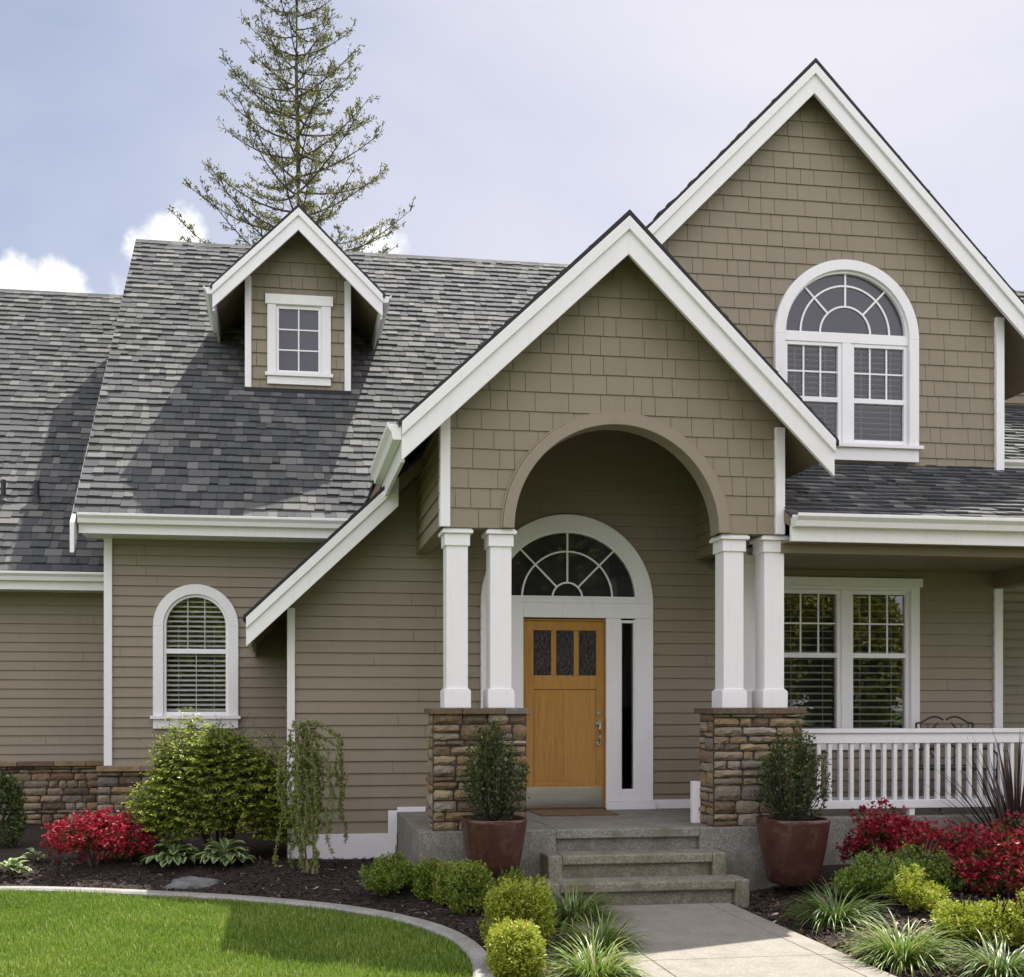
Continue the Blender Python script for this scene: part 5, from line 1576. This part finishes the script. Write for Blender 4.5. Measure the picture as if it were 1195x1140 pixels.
# pots and their shrubs
def pot(u, vb, wtop, hpx, label, plabel, pw, ph, seed, lean=0.0):
    y = 8.72
    x = WX(u, y); s = depth(u, y)/F
    zb = EYE - (vb-HY)*s
    h = hpx*s; r = wtop*s/2*.95
    root = empty('clay_pot', (x, y, zb), label, 'plant pot', 'square shouldered clay pots flanking the steps')
    prof = [(r*.62, 0), (r*.68, .012), (r*.78, h*.25), (r*.90, h*.6), (r*.985, h*.93), (r*1.0, h*.985), (r*.985, h), (r*.93, h), (r*.90, h*.95), (r*.86, h*.86)]
    MB().lathe((x, y, zb), prof, 64, sq=2.7, rot=R(8)).build('pot_body', M['clay'], root, smooth=True)
    MB().lathe((x, y, zb), [(r*.1, h*.85), (r*.86, h*.885), (r*.885, h*.86)], 40, sq=3.2, rot=R(8)).build('soil', M['soil'], root)
    rng = np.random.default_rng(seed)
    zs = zb + h*.87
    pl = empty('potted_shrub', (x, y, zs), plabel, 'shrub', 'evergreen shrubs growing in the clay pots')
    Wr, H = pw*s/2, ph*s
    mb = MB(); LP, LD, tn_ = [], [], []
    for i in range(75):
        a = rng.uniform(0, 2*math.pi); q = rng.random()**.6
        top = H*(1 - .42*q*q)*rng.uniform(.72, 1.02)
        ex, ey = x + Wr*q*math.cos(a) + lean*top*.15, y + Wr*.9*q*math.sin(a)
        p0 = (x + .05*q*math.cos(a), y + .05*q*math.sin(a), zs-.02)
        p1 = (x + Wr*.85*q*math.cos(a), y + Wr*.8*q*math.sin(a), zs + top*.42)
        p2 = (ex, ey, zs + top)
        mb.tube([p0, p1, p2], [.006, .004, .002], 5)
        for k in range(int(70*top/H) + 12):
            t = rng.random()**.75
            if t < .42: w_ = t/.42; pp = [p0[d] + (p1[d]-p0[d])*w_ for d in range(3)]
            else: w_ = (t-.42)/.58; pp = [p1[d] + (p2[d]-p1[d])*w_ for d in range(3)]
            if pp[2] < zs + .04: continue
            o_ = rng.normal(0, .022, 3); LP.append([pp[0]+o_[0], pp[1]+o_[1], pp[2]+o_[2]])
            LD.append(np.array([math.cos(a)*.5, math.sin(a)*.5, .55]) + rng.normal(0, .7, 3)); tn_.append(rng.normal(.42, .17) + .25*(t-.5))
    mb.build('stem', M['bark'], pl)
    LP = np.array(LP); sz = rng.uniform(.7, 1.25, len(LP))
    leaves('foliage', LP, unit(np.array(LD)), .036*sz, .019*sz, 'dark_leaf', pl, np.array(tn_), rng)
pot(576, 1022, 79, 68, 'clay pot on the left of the steps, in the shade of the stone pier', 'dense dark evergreen shrub in the left clay pot', 76, 124, 161)
pot(925, 1030, 80, 76, 'brown glazed clay pot standing right of the steps', 'loose branching evergreen shrub in the right clay pot', 84, 122, 162, lean=.1)

# dark flax at the right edge
rng = np.random.default_rng(171)
x, y = WX(1186, 9.3), 9.3; z = hz1(x, y) + .12
fl = empty('flax', (x, y, z), 'dark maroon spiky flax in front of the railing at the right edge', 'flax')
n = 90
a = rng.uniform(0, 2*np.pi, n)
B = np.stack([x + .06*np.cos(a), y + .05*np.sin(a), np.full(n, z-.12)], 1)
q = rng.random(n)
straps('blade', B, a, R(88) - q*R(50), R(6) + rng.random(n)*R(28), rng.uniform(.95, 1.45, n), rng.uniform(.010, .017, n), 'flax', fl, rng.normal(.5, .25, n), rng, segs=7, fold=.5, bpow=1.6)
shrub('perennial', 'small yellowish plant between the red azaleas and the railing', 'plant', 1100, 985, 40, 40, 'box_mid', None, 260, per=6, L=.03, W=.014, shoot=.08, seed=172, tintmu=.6)

# ------------------------------------------------------------------ tree beyond the roof
def conifer():
    rng = np.random.default_rng(181)
    y = 27.0; u = 347
    x = WX(u, y)
    top = 22.6
    root = empty('conifer_tree', (x, y, 0), 'tall thin sparsely needled conifer rising behind the dormer roof', 'tree')
    mb = MB()
    pts = [(x + .03*math.sin(i*1.3), y, -0.1 + i*(top+.1)/16) for i in range(17)]
    mb.tube(pts, [.13*(1 - i/16)**.8 + .010 for i in range(17)], 10)
    mb.build('trunk', M['bark'], root)
    br = MB(); LP, LD, TN = [], [], []
    z = 7.0
    while z < top - .2:
        k = 5 if z < 18 else 4
        a0 = rng.uniform(0, 6.28)
        for j in range(k):
            a = a0 + 2*math.pi*j/k + rng.normal(0, .25)
            Ln = min(3.2, .22 + (top - z)*.31)*rng.uniform(.78, 1.04)
            zz = z + rng.uniform(-.12, .12)
            nseg = 7; pb = []
            droop = rng.uniform(-.10, .10)
            for i in range(nseg+1):
                t = i/nseg
                r = Ln*t
                pb.append(Vector((x + r*math.cos(a + .12*t), y + r*math.sin(a + .12*t), zz + Ln*(droop*t + .42*t*t))))
            br.tube(pb, [.024*(1-i/nseg)*min(1, Ln/2) + .006 for i in range(nseg+1)], 5)
            nt_ = int(6 + Ln*12)
            for m_ in range(nt_):
                t = rng.uniform(.12, 1.0)
                i = min(int(t*nseg), nseg-1); p = pb[i].lerp(pb[i+1], t*nseg - i)
                dirb = (pb[i+1]-pb[i]).normalized()
                sgn = rng.choice((-1, 1))
                sd2 = Vector((-math.sin(a)*sgn, math.cos(a)*sgn, rng.uniform(-.2, .7)))
                tl = rng.uniform(.12, .5)*(1.1 - .5*t)
                tipd = (dirb*.7 + sd2*.8).normalized()
                e = p + tipd*tl
                br.tube([p, p + tipd*tl*.5 + Vector((0, 0, .02)), e], [.008, .006, .004], 4)
                for c in range(rng.integers(1, 3)):
                    cp = p + tipd*tl*rng.uniform(.45, 1.05)
                    ck = rng.normal(.48, .2); n_l = rng.integers(4, 9)
                    for _l in range(n_l):
                        LP.append([cp.x + rng.normal(0, .035), cp.y + rng.normal(0, .035), cp.z + rng.normal(0, .03)])
                        LD.append(np.array([tipd.x*.4, tipd.y*.4, tipd.z*.4 + .35]) + rng.normal(0, .6, 3)); TN.append(ck + rng.normal(0, .1))
        z += rng.uniform(.40, .58) if z > 11 else .8
    br.build('branch', M['bark'], root, fix=False)
    LP = np.array(LP); sz = rng.uniform(.6, 1.3, len(LP))
    leaves('foliage', LP, unit(np.array(LD)), .085*sz, .034*sz, 'fir', root, np.array(TN), rng)
conifer()

# trees across the street, behind the camera, that the windows mirror
def street_tree(x, y, h, r, seed, label, n=2600):
    rng = np.random.default_rng(seed)
    root = empty('street_tree', (x, y, -.1), label, 'tree', 'trees across the street')
    mb = MB().tube([(x, y, -.12), (x+.1, y, h*.3), (x, y+.1, h*.6), (x, y, h*.9)], [.22, .18, .12, .04], 10)
    for i in range(14):
        a = rng.uniform(0, 6.28); z = h*rng.uniform(.25, .7)
        mb.tube([(x, y, z), (x + r*.5*math.cos(a), y + r*.5*math.sin(a), z + r*.4), (x + r*.8*math.cos(a), y + r*.8*math.sin(a), z + r*.8)], [.07, .045, .015], 6)
    mb.build('trunk', M['bark'], root)
    D = sphere_dirs(rng, n, -.9); n = len(D); lf = lump_fn(rng, 26, .4, .06)
    rr_ = lf(D)*(.4 + .6*rng.random(n)**.5)
    P = np.array([[x, y, h*.58]]) + D*np.array([[r, r, h*.44]])*rr_[:, None]
    per = 7
    LP = (P[:, None, :] + .16*rng.normal(size=(n, per, 3))).reshape(-1, 3)
    leaves('crown', LP, unit(rng.normal(size=(n*per, 3))), .22, .13, 'far_leaf', root, np.repeat(rng.normal(.5, .2, n), per) + rng.normal(0, .12, n*per), rng)
street_tree(18.9, -10.5, 5.6, 1.5, 191, 'narrow yellow green street tree facing the porch window across the road')
street_tree(16.0, -11.5, 7.0, 1.7, 194, 'unseen upright tree added left of the narrow one to darken a porch pane')  # added to keep bright sky out of the left porch pane
street_tree(-3.0, -11, 6.2, 2.3, 192, 'low leafy street tree facing the arched left window across the road')
street_tree(8.8, -12, 13.5, 5.0, 193, 'tallest unseen tree added across the road to darken the front door glass', 15000)  # added so the fanlight and door glass mirror dark leaves, not sky
